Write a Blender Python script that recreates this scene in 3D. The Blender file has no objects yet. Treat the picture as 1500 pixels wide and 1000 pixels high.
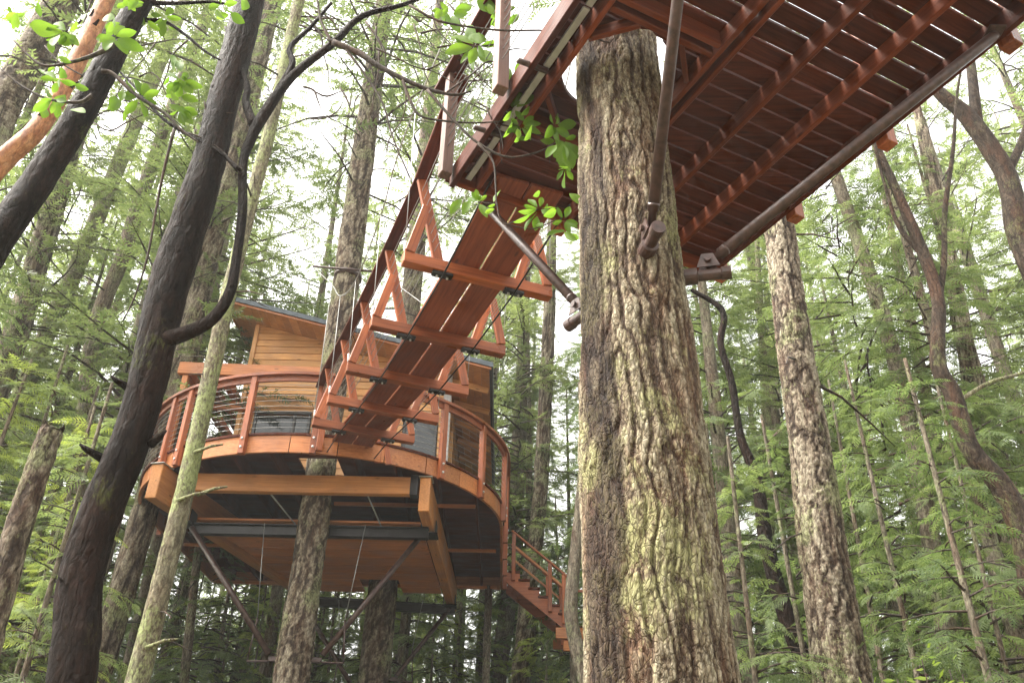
import bpy, bmesh, math, random
import numpy as np
from mathutils import Matrix, Vector
random.seed(7); rng = np.random.default_rng(11)
sc = bpy.context.scene
col = sc.collection
# ------------------------------------------------------------------ camera
F = 1250.0; CAMZ = 1.6
PITCH = math.atan(.612); ROLL = math.radians(1.2)
cp, sp = math.cos(PITCH), math.sin(PITCH); cr, sr = math.cos(ROLL), math.sin(ROLL)
cam_d = bpy.data.cameras.new('camera'); cam = bpy.data.objects.new('camera', cam_d); col.objects.link(cam)
du = Vector((cr, -sr*sp, sr*cp)); dv = Vector((-sr, -cr*sp, cr*cp)); fw = Vector((0, cp, sp))
cam.matrix_world = Matrix(((du.x, dv.x, -fw.x, 0), (du.y, dv.y, -fw.y, 0), (du.z, dv.z, -fw.z, CAMZ), (0, 0, 0, 1)))
cam_d.sensor_width = 36; cam_d.lens = F/1500*36; cam_d.clip_start = .05; cam_d.clip_end = 2000
sc.camera = cam
# ------------------------------------------------------------------ sky, sun, exposure
SUN_EL, SUN_AZ = 54, 262     # azimuth clockwise from +Y
w = bpy.data.worlds.new('World'); sc.world = w; w.use_nodes = True
nt = w.node_tree; nt.nodes.clear()
sky = nt.nodes.new('ShaderNodeTexSky'); sky.sky_type = 'NISHITA'; sky.sun_disc = False
sky.sun_elevation = math.radians(SUN_EL); sky.sun_rotation = math.radians(SUN_AZ)
sky.air_density = 1.0; sky.dust_density = 6.0; sky.ozone_density = 1.0
hs = nt.nodes.new('ShaderNodeHueSaturation'); hs.inputs['Saturation'].default_value = .12
bg = nt.nodes.new('ShaderNodeBackground'); bg.inputs['Strength'].default_value = .15
wo = nt.nodes.new('ShaderNodeOutputWorld')
nt.links.new(sky.outputs[0], hs.inputs['Color']); wb = nt.nodes.new('ShaderNodeMixRGB'); wb.blend_type = 'MULTIPLY'; wb.inputs[0].default_value = 1; wb.inputs[2].default_value = (1, .97, .92, 1)
nt.links.new(hs.outputs[0], wb.inputs[1]); nt.links.new(wb.outputs[0], bg.inputs[0]); nt.links.new(bg.outputs[0], wo.inputs[0])
sd = bpy.data.lights.new('sun', 'SUN'); sun = bpy.data.objects.new('sun', sd); col.objects.link(sun)
sd.energy = 1.5; sd.angle = math.radians(35); sd.color = (1, .95, .86)
a, e = math.radians(SUN_AZ), math.radians(SUN_EL)
sun.rotation_euler = Vector((math.sin(a)*math.cos(e), math.cos(a)*math.cos(e), math.sin(e))).to_track_quat('Z', 'Y').to_euler()
sun.location = (0, -10, 30)
vs = sc.view_settings; vs.view_transform = 'Standard'; vs.look = 'None'; vs.gamma = 1; vs.exposure = 2.6
sc.cycles.use_denoising = True
sc.cycles.use_adaptive_sampling = True; sc.cycles.adaptive_threshold = .02; sc.cycles.use_light_tree = False
sc.cycles.max_bounces = 6; sc.cycles.diffuse_bounces = 3; sc.cycles.glossy_bounces = 2
sc.cycles.transmission_bounces = 4; sc.cycles.transparent_max_bounces = 4
# ------------------------------------------------------------------ pixel -> place
def ray(x, y):
    u = (x-750)/F; v = (500-y)/F
    u, v = u*cr-v*sr, u*sr+v*cr
    return np.array([u, cp-v*sp, sp+v*cp])
def at_h(x, y, h):
    r = ray(x, y)*1.0; r = r*(h/r[2]); return Vector((r[0], r[1], r[2]+CAMZ))
def at_y(x, y, Y):
    r = ray(x, y); r = r*(Y/r[1]); return Vector((r[0], r[1], r[2]+CAMZ))
def px_size(x, y, Y, px):
    r = ray(x, y); return px/F*(Y/r[1])          # optical-axis depth of that ray is Y / r_y
def V(x, y, h): return Vector((x, y, h+CAMZ))
# ------------------------------------------------------------------ materials
MATS = {}
def newmat(name):
    m = bpy.data.materials.new(name); m.use_nodes = True; n = m.node_tree; n.nodes.clear(); MATS[name] = m
    return m, n, (lambda t, **k: mk(n, t, k))
def mk(n, t, k):
    nd = n.nodes.new('ShaderNode'+t)
    for a_, b_ in k.items():
        if a_.startswith('i_'):
            key = a_[2:]; key = int(key) if key.isdigit() else key.replace('_', ' ')
            nd.inputs[key].default_value = b_
        else: setattr(nd, a_, b_)
    return nd
def ramp(n, stops, interp='LINEAR'):
    r = n.nodes.new('ShaderNodeValToRGB'); r.color_ramp.interpolation = interp
    el = r.color_ramp.elements
    while len(el) < len(stops): el.new(.5)
    for e_, (p, c) in zip(el, stops): e_.position = p; e_.color = (*c, 1)
    return r
def wood(name, c0, c1, rough=.45, bump=.25, tone=.5, stain=.5, spec=.4):
    m, n, N = newmat(name); L = n.links.new
    tc = N('TexCoord'); oi = N('ObjectInfo')
    off = N('VectorMath', operation='MULTIPLY_ADD'); off.inputs[1].default_value = (1, 1, 1)
    sc_ = N('VectorMath', operation='SCALE'); sc_.inputs[0].default_value = (31, 17, 23)
    L(oi.outputs['Random'], sc_.inputs['Scale'])
    L(tc.outputs['Object'], off.inputs[0]); L(sc_.outputs[0], off.inputs[2])
    mp = N('Mapping'); mp.inputs['Scale'].default_value = (1.2, 22, 22); L(off.outputs[0], mp.inputs[0])
    nz = N('TexNoise', i_Scale=1.6, i_Detail=6, i_Roughness=.62, i_Distortion=.4); L(mp.outputs[0], nz.inputs['Vector'])
    nz2 = N('TexNoise', i_Scale=2.2, i_Detail=4); L(off.outputs[0], nz2.inputs['Vector'])
    r = ramp(n, [(.3, c0), (.72, c1)]); L(nz.outputs[0], r.inputs[0])
    # piece to piece tone
    mr = N('MapRange', i_3=1-tone*.5, i_4=1+tone*.5); L(oi.outputs['Random'], mr.inputs[0])
    mr2 = N('MapRange', i_1=.3, i_2=.7, i_3=1-stain*.45, i_4=1+stain*.25); L(nz2.outputs[0], mr2.inputs[0])
    mu = N('Math', operation='MULTIPLY'); L(mr.outputs[0], mu.inputs[0]); L(mr2.outputs[0], mu.inputs[1])
    mx = N('VectorMath', operation='SCALE'); L(r.outputs[0], mx.inputs[0]); L(mu.outputs[0], mx.inputs['Scale'])
    # knots
    mpk = N('Mapping'); mpk.inputs['Scale'].default_value = (2.2, 7, 7); L(off.outputs[0], mpk.inputs[0])
    vo = N('TexVoronoi', i_Scale=1.0); L(mpk.outputs[0], vo.inputs['Vector'])
    kr = ramp(n, [(.05, (.25, .25, .25)), (.13, (1, 1, 1))]); L(vo.outputs['Distance'], kr.inputs[0])
    km = N('MixRGB', blend_type='MULTIPLY', i_Fac=.8); L(mx.outputs[0], km.inputs[1]); L(kr.outputs[0], km.inputs[2])
    bs = N('BsdfPrincipled'); bs.inputs['Specular IOR Level'].default_value = spec; L(km.outputs[0], bs.inputs['Base Color'])
    rr = N('MapRange', i_1=.3, i_2=.7, i_3=rough-.15, i_4=rough+.2); L(nz2.outputs[0], rr.inputs[0]); L(rr.outputs[0], bs.inputs['Roughness'])
    bp = N('Bump', i_Strength=bump, i_Distance=.01); L(nz.outputs[0], bp.inputs['Height']); L(bp.outputs[0], bs.inputs['Normal'])
    o = N('OutputMaterial'); L(bs.outputs[0], o.inputs[0]); return m
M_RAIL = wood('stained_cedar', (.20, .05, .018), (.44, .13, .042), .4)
M_FASC = wood('fascia_cedar', (.34, .11, .034), (.58, .23, .08), .42)
M_SIDE = wood('siding_cedar', (.46, .215, .075), (.66, .37, .15), .55, tone=.35)
M_BEAM = wood('laminated_beam', (.42, .165, .055), (.60, .28, .10), .5, tone=.25)
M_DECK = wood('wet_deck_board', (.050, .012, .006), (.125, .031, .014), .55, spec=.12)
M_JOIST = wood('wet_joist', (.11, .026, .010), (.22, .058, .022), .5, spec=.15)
M_PLANK = wood('bridge_plank', (.15, .038, .017), (.30, .085, .036), .4, spec=.25)
M_SOFF = wood('soffit_board', (.46, .17, .075), (.62, .26, .12), .5, tone=.35)
M_GREYW = wood('weathered_wood', (.30, .29, .28), (.48, .47, .46), .6)
def plain(name, c, rough=.5, metal=0., var=.3, scale=9.0, bump=.15):
    m, n, N = newmat(name); L = n.links.new
    tc = N('TexCoord'); nz = N('TexNoise', i_Scale=scale, i_Detail=5); L(tc.outputs['Object'], nz.inputs['Vector'])
    r = ramp(n, [(.3, tuple(x*(1-var) for x in c)), (.7, tuple(min(1, x*(1+var)) for x in c))]); L(nz.outputs[0], r.inputs[0])
    bs = N('BsdfPrincipled', i_Metallic=metal, i_Roughness=rough); L(r.outputs[0], bs.inputs['Base Color'])
    bp = N('Bump', i_Strength=bump, i_Distance=.01); L(nz.outputs[0], bp.inputs['Height']); L(bp.outputs[0], bs.inputs['Normal'])
    o = N('OutputMaterial'); L(bs.outputs[0], o.inputs[0]); return m
M_STEEL = plain('brown_painted_steel', (.052, .027, .021), .42, .0, .5, 22, .3)
M_BLACK = plain('black_steel', (.02, .018, .018), .4, .3)
M_CABLE = plain('steel_cable', (.30, .30, .29), .4, .6, .1)
M_GALV = plain('galvanised_steel', (.50, .50, .50), .4, .6, .15)
M_ROOFM = plain('dark_roofing', (.07, .085, .10), .4, .2)
M_INT = plain('dark_interior', (.03, .024, .02), .8)
M_FRAME = plain('dark_window_frame', (.03, .028, .026), .4)
def glass():
    m, n, N = newmat('window_glass'); L = n.links.new
    bs = N('BsdfPrincipled', i_Roughness=.03); bs.inputs['Base Color'].default_value = (.015, .02, .02, 1)
    bs.inputs['Specular IOR Level'].default_value = .5
    o = N('OutputMaterial'); L(bs.outputs[0], o.inputs[0]); return m
M_GLASS = glass()
def bark(name, fis, plate, plate2, moss, moss_amt=.3, sc_=(10, 10, 2.2), bump=.6, rough=.85, use_attr=False, wet=None, red=(.13, .065, .04), red_amt=.4, crack=(17, 17, 4.5), crack_amt=.75, spec=.25):
    m, n, N = newmat(name); L = n.links.new
    tc = N('TexCoord'); co = tc.outputs['Object']
    wn = N('TexNoise', i_Scale=5., i_Detail=3); L(co, wn.inputs['Vector'])
    wo_ = N('VectorMath', operation='MULTIPLY_ADD'); wo_.inputs[1].default_value = (.10, .10, .25); L(wn.outputs['Color'], wo_.inputs[0]); L(co, wo_.inputs[2])
    mp = N('Mapping'); mp.inputs['Scale'].default_value = sc_; L(wo_.outputs[0], mp.inputs[0])
    nz = N('TexNoise', i_Scale=1.5, i_Detail=8, i_Roughness=.65, i_Distortion=.6); L(mp.outputs[0], nz.inputs['Vector'])
    fm = N('Mapping'); fm.inputs['Scale'].default_value = (1, 1, .45); L(co, fm.inputs[0])
    fine = N('TexNoise', i_Scale=42., i_Detail=7, i_Roughness=.72); L(fm.outputs[0], fine.inputs['Vector'])
    cm = N('Mapping'); cm.inputs['Scale'].default_value = crack; L(wo_.outputs[0], cm.inputs[0])
    vo = N('TexVoronoi', feature='DISTANCE_TO_EDGE', i_Scale=1.); L(cm.outputs[0], vo.inputs['Vector'])
    if use_attr:
        at = N('Attribute', attribute_name='ridge')
        ad = N('Math', operation='MULTIPLY_ADD', i_1=.5, i_2=-.25); L(fine.outputs[0], ad.inputs[0])
        h0 = N('Math', operation='ADD'); L(at.outputs['Fac'], h0.inputs[0]); L(ad.outputs[0], h0.inputs[1])
        src = h0.outputs[0]
    else:
        src = nz.outputs[0]
    cr_ = ramp(n, [(.30, fis), (.44, tuple((a_+b_)/2 for a_, b_ in zip(fis, plate))), (.54, plate), (.72, plate2)]); L(src, cr_.inputs[0])
    rd = N('TexNoise', i_Scale=2.6, i_Detail=6, i_Roughness=.65); rm_ = N('Mapping'); rm_.inputs['Scale'].default_value = (1.6, 1.6, .5); rm_.inputs['Location'].default_value = (7, 3, 1); L(wo_.outputs[0], rm_.inputs[0]); L(rm_.outputs[0], rd.inputs['Vector'])
    rr_ = ramp(n, [(.5, (0, 0, 0)), (.62, (1, 1, 1))]); L(rd.outputs[0], rr_.inputs[0])
    rf = N('Math', operation='MULTIPLY', i_1=red_amt); L(rr_.outputs[0], rf.inputs[0])
    rx_ = N('MixRGB'); L(rf.outputs[0], rx_.inputs[0]); L(cr_.outputs[0], rx_.inputs[1]); rx_.inputs[2].default_value = (*red, 1)
    big = N('TexNoise', i_Scale=1.7, i_Detail=6, i_Roughness=.65); L(co, big.inputs['Vector'])
    mb = N('Math', operation='MULTIPLY_ADD', i_1=.5, i_2=0.); L(fine.outputs[0], mb.inputs[0]); L(big.outputs[0], mb.inputs[2])
    mf = ramp(n, [(.86-.3*moss_amt, (0, 0, 0)), (.98-.3*moss_amt, (1, 1, 1))]); L(mb.outputs[0], mf.inputs[0])
    mm = N('Math', operation='MULTIPLY', i_1=min(1, .45+moss_amt)); L(mf.outputs[0], mm.inputs[0])
    mx = N('MixRGB', blend_type='MIX'); L(mm.outputs[0], mx.inputs[0]); L(rx_.outputs[0], mx.inputs[1]); mx.inputs[2].default_value = (*moss, 1)
    outc = mx.outputs[0]
    fr = ramp(n, [(.32, (.35, .34, .33)), (.6, (1.2, 1.2, 1.2))]); L(fine.outputs[0], fr.inputs[0])
    mu = N('MixRGB', blend_type='MULTIPLY', i_Fac=.85); L(outc, mu.inputs[1]); L(fr.outputs[0], mu.inputs[2]); outc = mu.outputs[0]
    ck = ramp(n, [(.0, (.22, .18, .15)), (.09, (1, 1, 1))]); L(vo.outputs['Distance'], ck.inputs[0])
    mu2 = N('MixRGB', blend_type='MULTIPLY', i_Fac=crack_amt); L(outc, mu2.inputs[1]); L(ck.outputs[0], mu2.inputs[2]); outc = mu2.outputs[0]
    if wet:   # dark wet streaks that run down one flank, with a ragged outline
        wa = N('Attribute', attribute_name='wet'); wm = N('Math', operation='MULTIPLY_ADD', i_1=.9, i_2=-.5); L(fine.outputs[0], wm.inputs[0])
        wm2 = N('Math', operation='ADD'); L(wa.outputs['Fac'], wm2.inputs[0]); L(wm.outputs[0], wm2.inputs[1])
        wr = ramp(n, [(.40, (0, 0, 0)), (.60, (1, 1, 1))]); L(wm2.outputs[0], wr.inputs[0])
        wx = N('MixRGB'); L(wr.outputs[0], wx.inputs[0]); L(outc, wx.inputs[1])
        wc = N('MixRGB', blend_type='MULTIPLY', i_Fac=1.); L(outc, wc.inputs[1]); wc.inputs[2].default_value = (*wet, 1); L(wc.outputs[0], wx.inputs[2]); outc = wx.outputs[0]
    bs = N('BsdfPrincipled', i_Roughness=rough); bs.inputs['Specular IOR Level'].default_value = spec
    L(outc, bs.inputs['Base Color'])
    ba = N('Math', operation='MULTIPLY_ADD', i_1=.7); L(fine.outputs[0], ba.inputs[0]); L(nz.outputs[0], ba.inputs[2])
    ckh = N('MapRange', i_1=0., i_2=.15, i_3=-.5*crack_amt, i_4=0.); L(vo.outputs['Distance'], ckh.inputs[0])
    bb = N('Math', operation='ADD'); L(ba.outputs[0], bb.inputs[0]); L(ckh.outputs[0], bb.inputs[1])
    bp = N('Bump', i_Strength=bump, i_Distance=.035); L(bb.outputs[0], bp.inputs['Height']); L(bp.outputs[0], bs.inputs['Normal'])
    o = N('OutputMaterial'); L(bs.outputs[0], o.inputs[0]); return m
M_BIGBARK = bark('fir_bark_lichen', (.085, .055, .036), (.23, .185, .12), (.37, .33, .235), (.29, .29, .13), .30, (9, 9, 2.4), .9, use_attr=True, wet=(.24, .20, .19), red=(.17, .085, .05), red_amt=.5, crack=(44, 44, 20), crack_amt=.6)
M_FIR = bark('fir_bark', (.05, .034, .024), (.20, .16, .115), (.36, .32, .24), (.28, .30, .15), .27, (11, 11, 2.2), 1., use_attr=True, red_amt=.35, crack_amt=.5)
M_FARBARK = bark('far_bark', (.06, .048, .036), (.19, .16, .12), (.32, .29, .22), (.23, .26, .13), .27, (14, 14, 2.5), .8, crack_amt=.5)
M_MOSSY = bark('mossy_bark', (.06, .05, .03), (.22, .20, .13), (.36, .34, .23), (.27, .31, .13), .5, (14, 14, 4), .8, red_amt=.3, crack=(22, 22, 12), crack_amt=.4)
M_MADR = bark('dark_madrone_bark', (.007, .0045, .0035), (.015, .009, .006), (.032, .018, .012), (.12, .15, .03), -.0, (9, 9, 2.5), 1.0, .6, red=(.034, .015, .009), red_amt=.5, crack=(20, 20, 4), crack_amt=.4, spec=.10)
M_BROWNB = bark('brown_madrone_bark', (.02, .013, .009), (.06, .042, .03), (.12, .09, .065), (.14, .16, .06), .15, (9, 9, 2.5), .9, .7, red=(.10, .045, .025), red_amt=.5, crack=(16, 16, 4), crack_amt=.5, spec=.15)
M_PEEL = bark('peeling_madrone_bark', (.22, .07, .03), (.50, .24, .10), (.58, .34, .18), (.12, .05, .03), .12, (5, 5, 2.5), .5, .55, red=(.30, .09, .035), red_amt=.6, crack=(12, 12, 3), crack_amt=.3)
M_TWIG = bark('twig_bark', (.03, .022, .018), (.06, .048, .04), (.10, .085, .07), (.10, .12, .05), .1, (20, 20, 8), .3, crack_amt=.2)
def leafmat(name, c0, c1, trans=.58, rough=.5, spec=.4):
    m, n, N = newmat(name); L = n.links.new
    ge = N('NewGeometry'); oi = N('ObjectInfo')
    ad = N('Math', operation='MULTIPLY_ADD', i_1=.55, i_2=0.); L(ge.outputs['Random Per Island'], ad.inputs[0])
    m2 = N('Math', operation='MULTIPLY', i_1=.45); L(oi.outputs['Random'], m2.inputs[0]); L(m2.outputs[0], ad.inputs[2])
    r = ramp(n, [(0, c0), (1, c1)]); L(ad.outputs[0], r.inputs[0])
    bs = N('BsdfPrincipled', i_Roughness=rough); bs.inputs['Specular IOR Level'].default_value = spec; L(r.outputs[0], bs.inputs['Base Color'])
    tr = N('BsdfTranslucent'); ms = N('VectorMath', operation='MULTIPLY'); ms.inputs[1].default_value = (1.2, 1.2, .85)
    L(r.outputs[0], ms.inputs[0]); L(ms.outputs[0], tr.inputs[0])
    mx = N('MixShader', i_0=trans); L(bs.outputs[0], mx.inputs[1]); L(tr.outputs[0], mx.inputs[2])
    o = N('OutputMaterial'); L(mx.outputs[0], o.inputs[0]); return m
M_FIRLEAF = leafmat('fir_needles', (.082, .122, .05), (.215, .255, .115))
M_CEDLEAF = leafmat('cedar_fronds', (.075, .122, .047), (.205, .255, .11))
M_MADLEAF = leafmat('madrone_leaf_green', (.08, .17, .018), (.17, .28, .035), .62, .5, .2)
M_SHRUB = leafmat('shrub_leaves', (.16, .26, .03), (.30, .36, .05), .5)
M_BUSH = leafmat('bright_understorey_leaves', (.16, .22, .045), (.34, .40, .11), .55)
def groundmat():
    m, n, N = newmat('forest_floor'); L = n.links.new
    tc = N('TexCoord'); nz = N('TexNoise', i_Scale=1.2, i_Detail=9, i_Roughness=.7); L(tc.outputs['Object'], nz.inputs['Vector'])
    r = ramp(n, [(.3, (.05, .035, .02)), (.5, (.11, .08, .05)), (.62, (.09, .11, .04)), (.75, (.16, .14, .08))]); L(nz.outputs[0], r.inputs[0])
    bs = N('BsdfPrincipled', i_Roughness=.9); L(r.outputs[0], bs.inputs['Base Color'])
    bp = N('Bump', i_Strength=.8, i_Distance=.1); L(nz.outputs[0], bp.inputs['Height']); L(bp.outputs[0], bs.inputs['Normal'])
    o = N('OutputMaterial'); L(bs.outputs[0], o.inputs[0]); return m
M_GROUND = groundmat()
# ------------------------------------------------------------------ object helpers
WM = {}
def put(o, world, parent=None):
    col.objects.link(o); WM[o.name] = world.copy()
    if parent is not None:
        o.parent = parent; o.matrix_basis = WM[parent.name].inverted() @ world
    else: o.matrix_basis = world
    return o
def empty(name, loc, label, cat, group=None):
    o = bpy.data.objects.new(name, None); o.empty_display_size = .3
    put(o, Matrix.Translation(loc)); o['label'] = label; o['category'] = cat
    if group: o['group'] = group
    return o
def meshobj(name, verts, faces, mat, parent=None, origin=None, smooth=False, attrs=None, matidx=None):
    """verts in world space; object origin at `origin`"""
    verts = np.asarray(verts, dtype=np.float64)
    if origin is None: origin = Vector(verts.mean(0))
    me = bpy.data.meshes.new(name)
    lv = (verts-np.array(origin)[None, :]).astype(np.float32)
    if isinstance(faces, np.ndarray):
        k = faces.shape[1]; nf = len(faces)
        me.vertices.add(len(lv)); me.vertices.foreach_set('co', lv.ravel())
        me.loops.add(nf*k); me.loops.foreach_set('vertex_index', faces.astype(np.int32).ravel())
        me.polygons.add(nf); me.polygons.foreach_set('loop_start', np.arange(0, nf*k, k, dtype=np.int32))
        me.update(calc_edges=True)
    else:
        me.from_pydata([tuple(v) for v in lv], [], faces); me.update()
    for m in (mat if isinstance(mat, (list, tuple)) else [mat]): me.materials.append(m)
    if matidx is not None: me.polygons.foreach_set('material_index', np.asarray(matidx, dtype=np.int32))
    if smooth: me.polygons.foreach_set('use_smooth', np.ones(len(me.polygons), dtype=bool))
    if attrs:
        for k_, arr in attrs.items():
            at = me.attributes.new(k_, 'FLOAT', 'POINT'); at.data.foreach_set('value', np.asarray(arr, dtype=np.float32))
    o = bpy.data.objects.new(name, me)
    return put(o, Matrix.Translation(origin), parent)
BOXC = {}
def boxmesh(L, w_, h_, mat, bev):
    key = (round(L, 3), round(w_, 3), round(h_, 3), mat.name, bev)
    if key in BOXC: return BOXC[key]
    bm = bmesh.new(); bmesh.ops.create_cube(bm, size=1)
    for v in bm.verts: v.co = Vector((v.co.x*L, v.co.y*w_, v.co.z*h_))
    b = min(bev, .3*min(L, w_, h_))
    if b > 0: bmesh.ops.bevel(bm, geom=bm.edges[:], offset=b, segments=1, affect='EDGES')
    me = bpy.data.meshes.new('timber'); bm.to_mesh(me); bm.free(); me.materials.append(mat)
    BOXC[key] = me; return me
def frame_x(d, up=Vector((0, 0, 1))):
    x = d.normalized(); y = up.cross(x)
    if y.length < 1e-4: y = Vector((0, 1, 0)).cross(x)
    y.normalize(); z = x.cross(y)
    return Matrix((x, y, z)).transposed().to_4x4()
def beam(name, a, b, w_, h_, mat, parent=None, up=Vector((0, 0, 1)), bev=.006):
    """a box from a to b (centre line), width across, height along up"""
    a, b = Vector(a), Vector(b); d = b-a
    o = bpy.data.objects.new(name, boxmesh(d.length, w_, h_, mat, bev))
    return put(o, Matrix.Translation((a+b)/2) @ frame_x(d, up), parent)
def tube_geo(pts, rad, seg=12, cap=True):
    pts = [Vector(p) for p in pts]; n = len(pts)
    vs_, fs = [], []
    t0 = (pts[1]-pts[0]).normalized()
    u = t0.orthogonal().normalized()
    for i in range(n):
        t = (pts[min(i+1, n-1)]-pts[max(i-1, 0)]).normalized()
        u = (u-t*u.dot(t)).normalized(); v = t.cross(u)
        for k in range(seg):
            a_ = 2*math.pi*k/seg
            vs_.append(pts[i]+(u*math.cos(a_)+v*math.sin(a_))*rad[i])
    for i in range(n-1):
        for k in range(seg):
            k2 = (k+1) % seg
            fs.append((i*seg+k, i*seg+k2, (i+1)*seg+k2, (i+1)*seg+k))
    if cap: fs.append(tuple(range(seg))[::-1]); fs.append(tuple((n-1)*seg+k for k in range(seg)))
    return vs_, fs
def tube(name, pts, rad, mat, parent=None, seg=12, smooth=True, origin=None):
    if not isinstance(rad, (list, tuple)): rad = [rad]*len(pts)
    v, f = tube_geo(pts, rad, seg)
    o = meshobj(name, [tuple(p) for p in v], f, mat, parent, origin=origin or Vector(pts[0]), smooth=smooth)
    return o
def spline(pts, n):
    """Catmull-Rom through 4-tuples (x,y,z,r)"""
    P = np.array(pts, float); P = np.vstack([2*P[0]-P[1], P, 2*P[-1]-P[-2]])
    out = []; m = len(P)-3
    for s in np.linspace(0, m, n):
        i = min(int(s), m-1); t = s-i
        p0, p1, p2, p3 = P[i:i+4]
        out.append(.5*((2*p1)+(-p0+p2)*t+(2*p0-5*p1+4*p2-p3)*t*t+(-p0+3*p1-3*p2+p3)*t**3))
    return np.array(out)
# value-gradient noise in numpy
_perm = np.random.default_rng(3).permutation(256); _perm = np.concatenate([_perm, _perm, _perm])
_grad = np.random.default_rng(4).normal(size=(256, 3)); _grad /= np.linalg.norm(_grad, axis=1)[:, None]
def pnoise(p):
    i = np.floor(p).astype(int); f = p-i; i &= 255
    u = f*f*f*(f*(f*6-15)+10); res = 0
    for dx in (0, 1):
        for dy in (0, 1):
            for dz in (0, 1):
                g = _grad[_perm[_perm[_perm[i[:, 0]+dx]+i[:, 1]+dy]+i[:, 2]+dz]]
                d_ = (g*(f-np.array([dx, dy, dz]))).sum(1)
                wgt = (u[:, 0] if dx else 1-u[:, 0])*(u[:, 1] if dy else 1-u[:, 1])*(u[:, 2] if dz else 1-u[:, 2])
                res = res+wgt*d_
    return res*1.5
def fbm(p, o=4):
    s = 0; a_ = 1
    for k in range(o): s = s+a_*pnoise(p*(2.03**k)+k*7.3); a_ *= .5
    return s
def trunk_mesh(name, pts, mat, parent, seg, step, fis=.0, lump=.03, fscale=14., seed=0., zs=.16, top_cap=False, wet=False):
    """pts = list of (x,y,z,r) from the ground up; ridged bark relief"""
    P0 = np.array(pts, float); Ln = np.linalg.norm(np.diff(P0[:, :3], axis=0), axis=1).sum()
    S = spline(pts, max(8, int(Ln/step)))
    T = np.gradient(S[:, :3], axis=0); T /= np.linalg.norm(T, axis=1)[:, None]
    U = np.cross(np.array([0, 1., 0]), T); U /= np.linalg.norm(U, axis=1)[:, None]; W_ = np.cross(T, U)
    th = np.linspace(0, 2*math.pi, seg, endpoint=False)
    ct, st = np.cos(th), np.sin(th)
    dirs = U[:, None, :]*ct[None, :, None]+W_[:, None, :]*st[None, :, None]
    r = S[:, 3][:, None]*np.ones((1, seg))
    arc = np.concatenate([[0], np.cumsum(np.linalg.norm(np.diff(S[:, :3], axis=0), axis=1))])
    rm = np.maximum(S[:, 3], .05)[:, None]
    q = np.stack([rm*ct[None, :]+0*arc[:, None], rm*st[None, :]+0*arc[:, None], np.repeat(arc[:, None], seg, 1)], -1).reshape(-1, 3)
    q = q+seed*3.7
    r = r*(1+lump*fbm(q*np.array([2.2, 2.2, .9]), 3).reshape(r.shape))
    ridge = np.full(r.size, .6)
    if fis > 0:
        wv = np.stack([fbm(q*2.2+11, 3), fbm(q*2.2+29, 3), fbm(q*2.1+51, 2)], 1)
        qq = q*np.array([fscale, fscale, fscale*zs])+wv*np.array([.55, .55, .7])
        def lines(p, w_): return np.clip(1-np.abs(pnoise(p))/w_, 0, 1)
        f1 = lines(qq, .22); f2 = lines(qq*np.array([2.1, 2.1, 2.4])+5, .20); f3 = lines(qq*np.array([4.6, 4.6, 6.5])+9, .2)
        plate = .5+.6*fbm(qq*.6+3, 3)
        fine = fbm(q*np.array([55, 55, 34]), 3)
        depth = -(f1**.8*1.0+f2*.5+f3*.38)+.55*plate+.22*fine
        r = r+(fis*depth).reshape(r.shape)
        ridge = np.clip(.64-.42*f1-.20*f2-.12*f3+.25*(plate-.5)+.10*fine, 0, 1)
    vs_ = S[:, None, :3]+dirs*r[:, :, None]
    n = len(S); k = np.arange(seg); k2 = (k+1) % seg
    base = np.arange(n-1)[:, None]*seg
    fs = np.stack([base+k, base+k2, base+seg+k2, base+seg+k], -1).reshape(-1, 4)
    attrs = {'ridge': ridge}
    if wet:
        wa = np.exp(-((th-wet[0]+math.pi) % (2*math.pi)-math.pi)**2/(2*wet[1]**2))[None, :]*np.ones((n, 1))
        wn = fbm(q*np.array([5, 5, .8])+77, 4).reshape(wa.shape)
        attrs['wet'] = np.clip(.75*wa+.45*wn*wa**.5+.15*wn, 0, 1).ravel()
    o = meshobj(name, vs_.reshape(-1, 3), fs, mat, parent, origin=Vector(P0[0, :3]), smooth=True, attrs=attrs)
    return o, S
# ------------------------------------------------------------------ ground
g = []; gn = 60
xs = np.linspace(-1, 1, gn+1); xs = np.sign(xs)*np.abs(xs)**2*150
for yy in xs:
    for xx in xs: g.append((xx, yy+10, -.02-.002*abs(xx)))
gf = np.array([[j*(gn+1)+i, j*(gn+1)+i+1, (j+1)*(gn+1)+i+1, (j+1)*(gn+1)+i] for j in range(gn) for i in range(gn)])
ground = meshobj('ground', g, gf, M_GROUND, origin=Vector((0, 0, 0))); ground['kind'] = 'structure'
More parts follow.
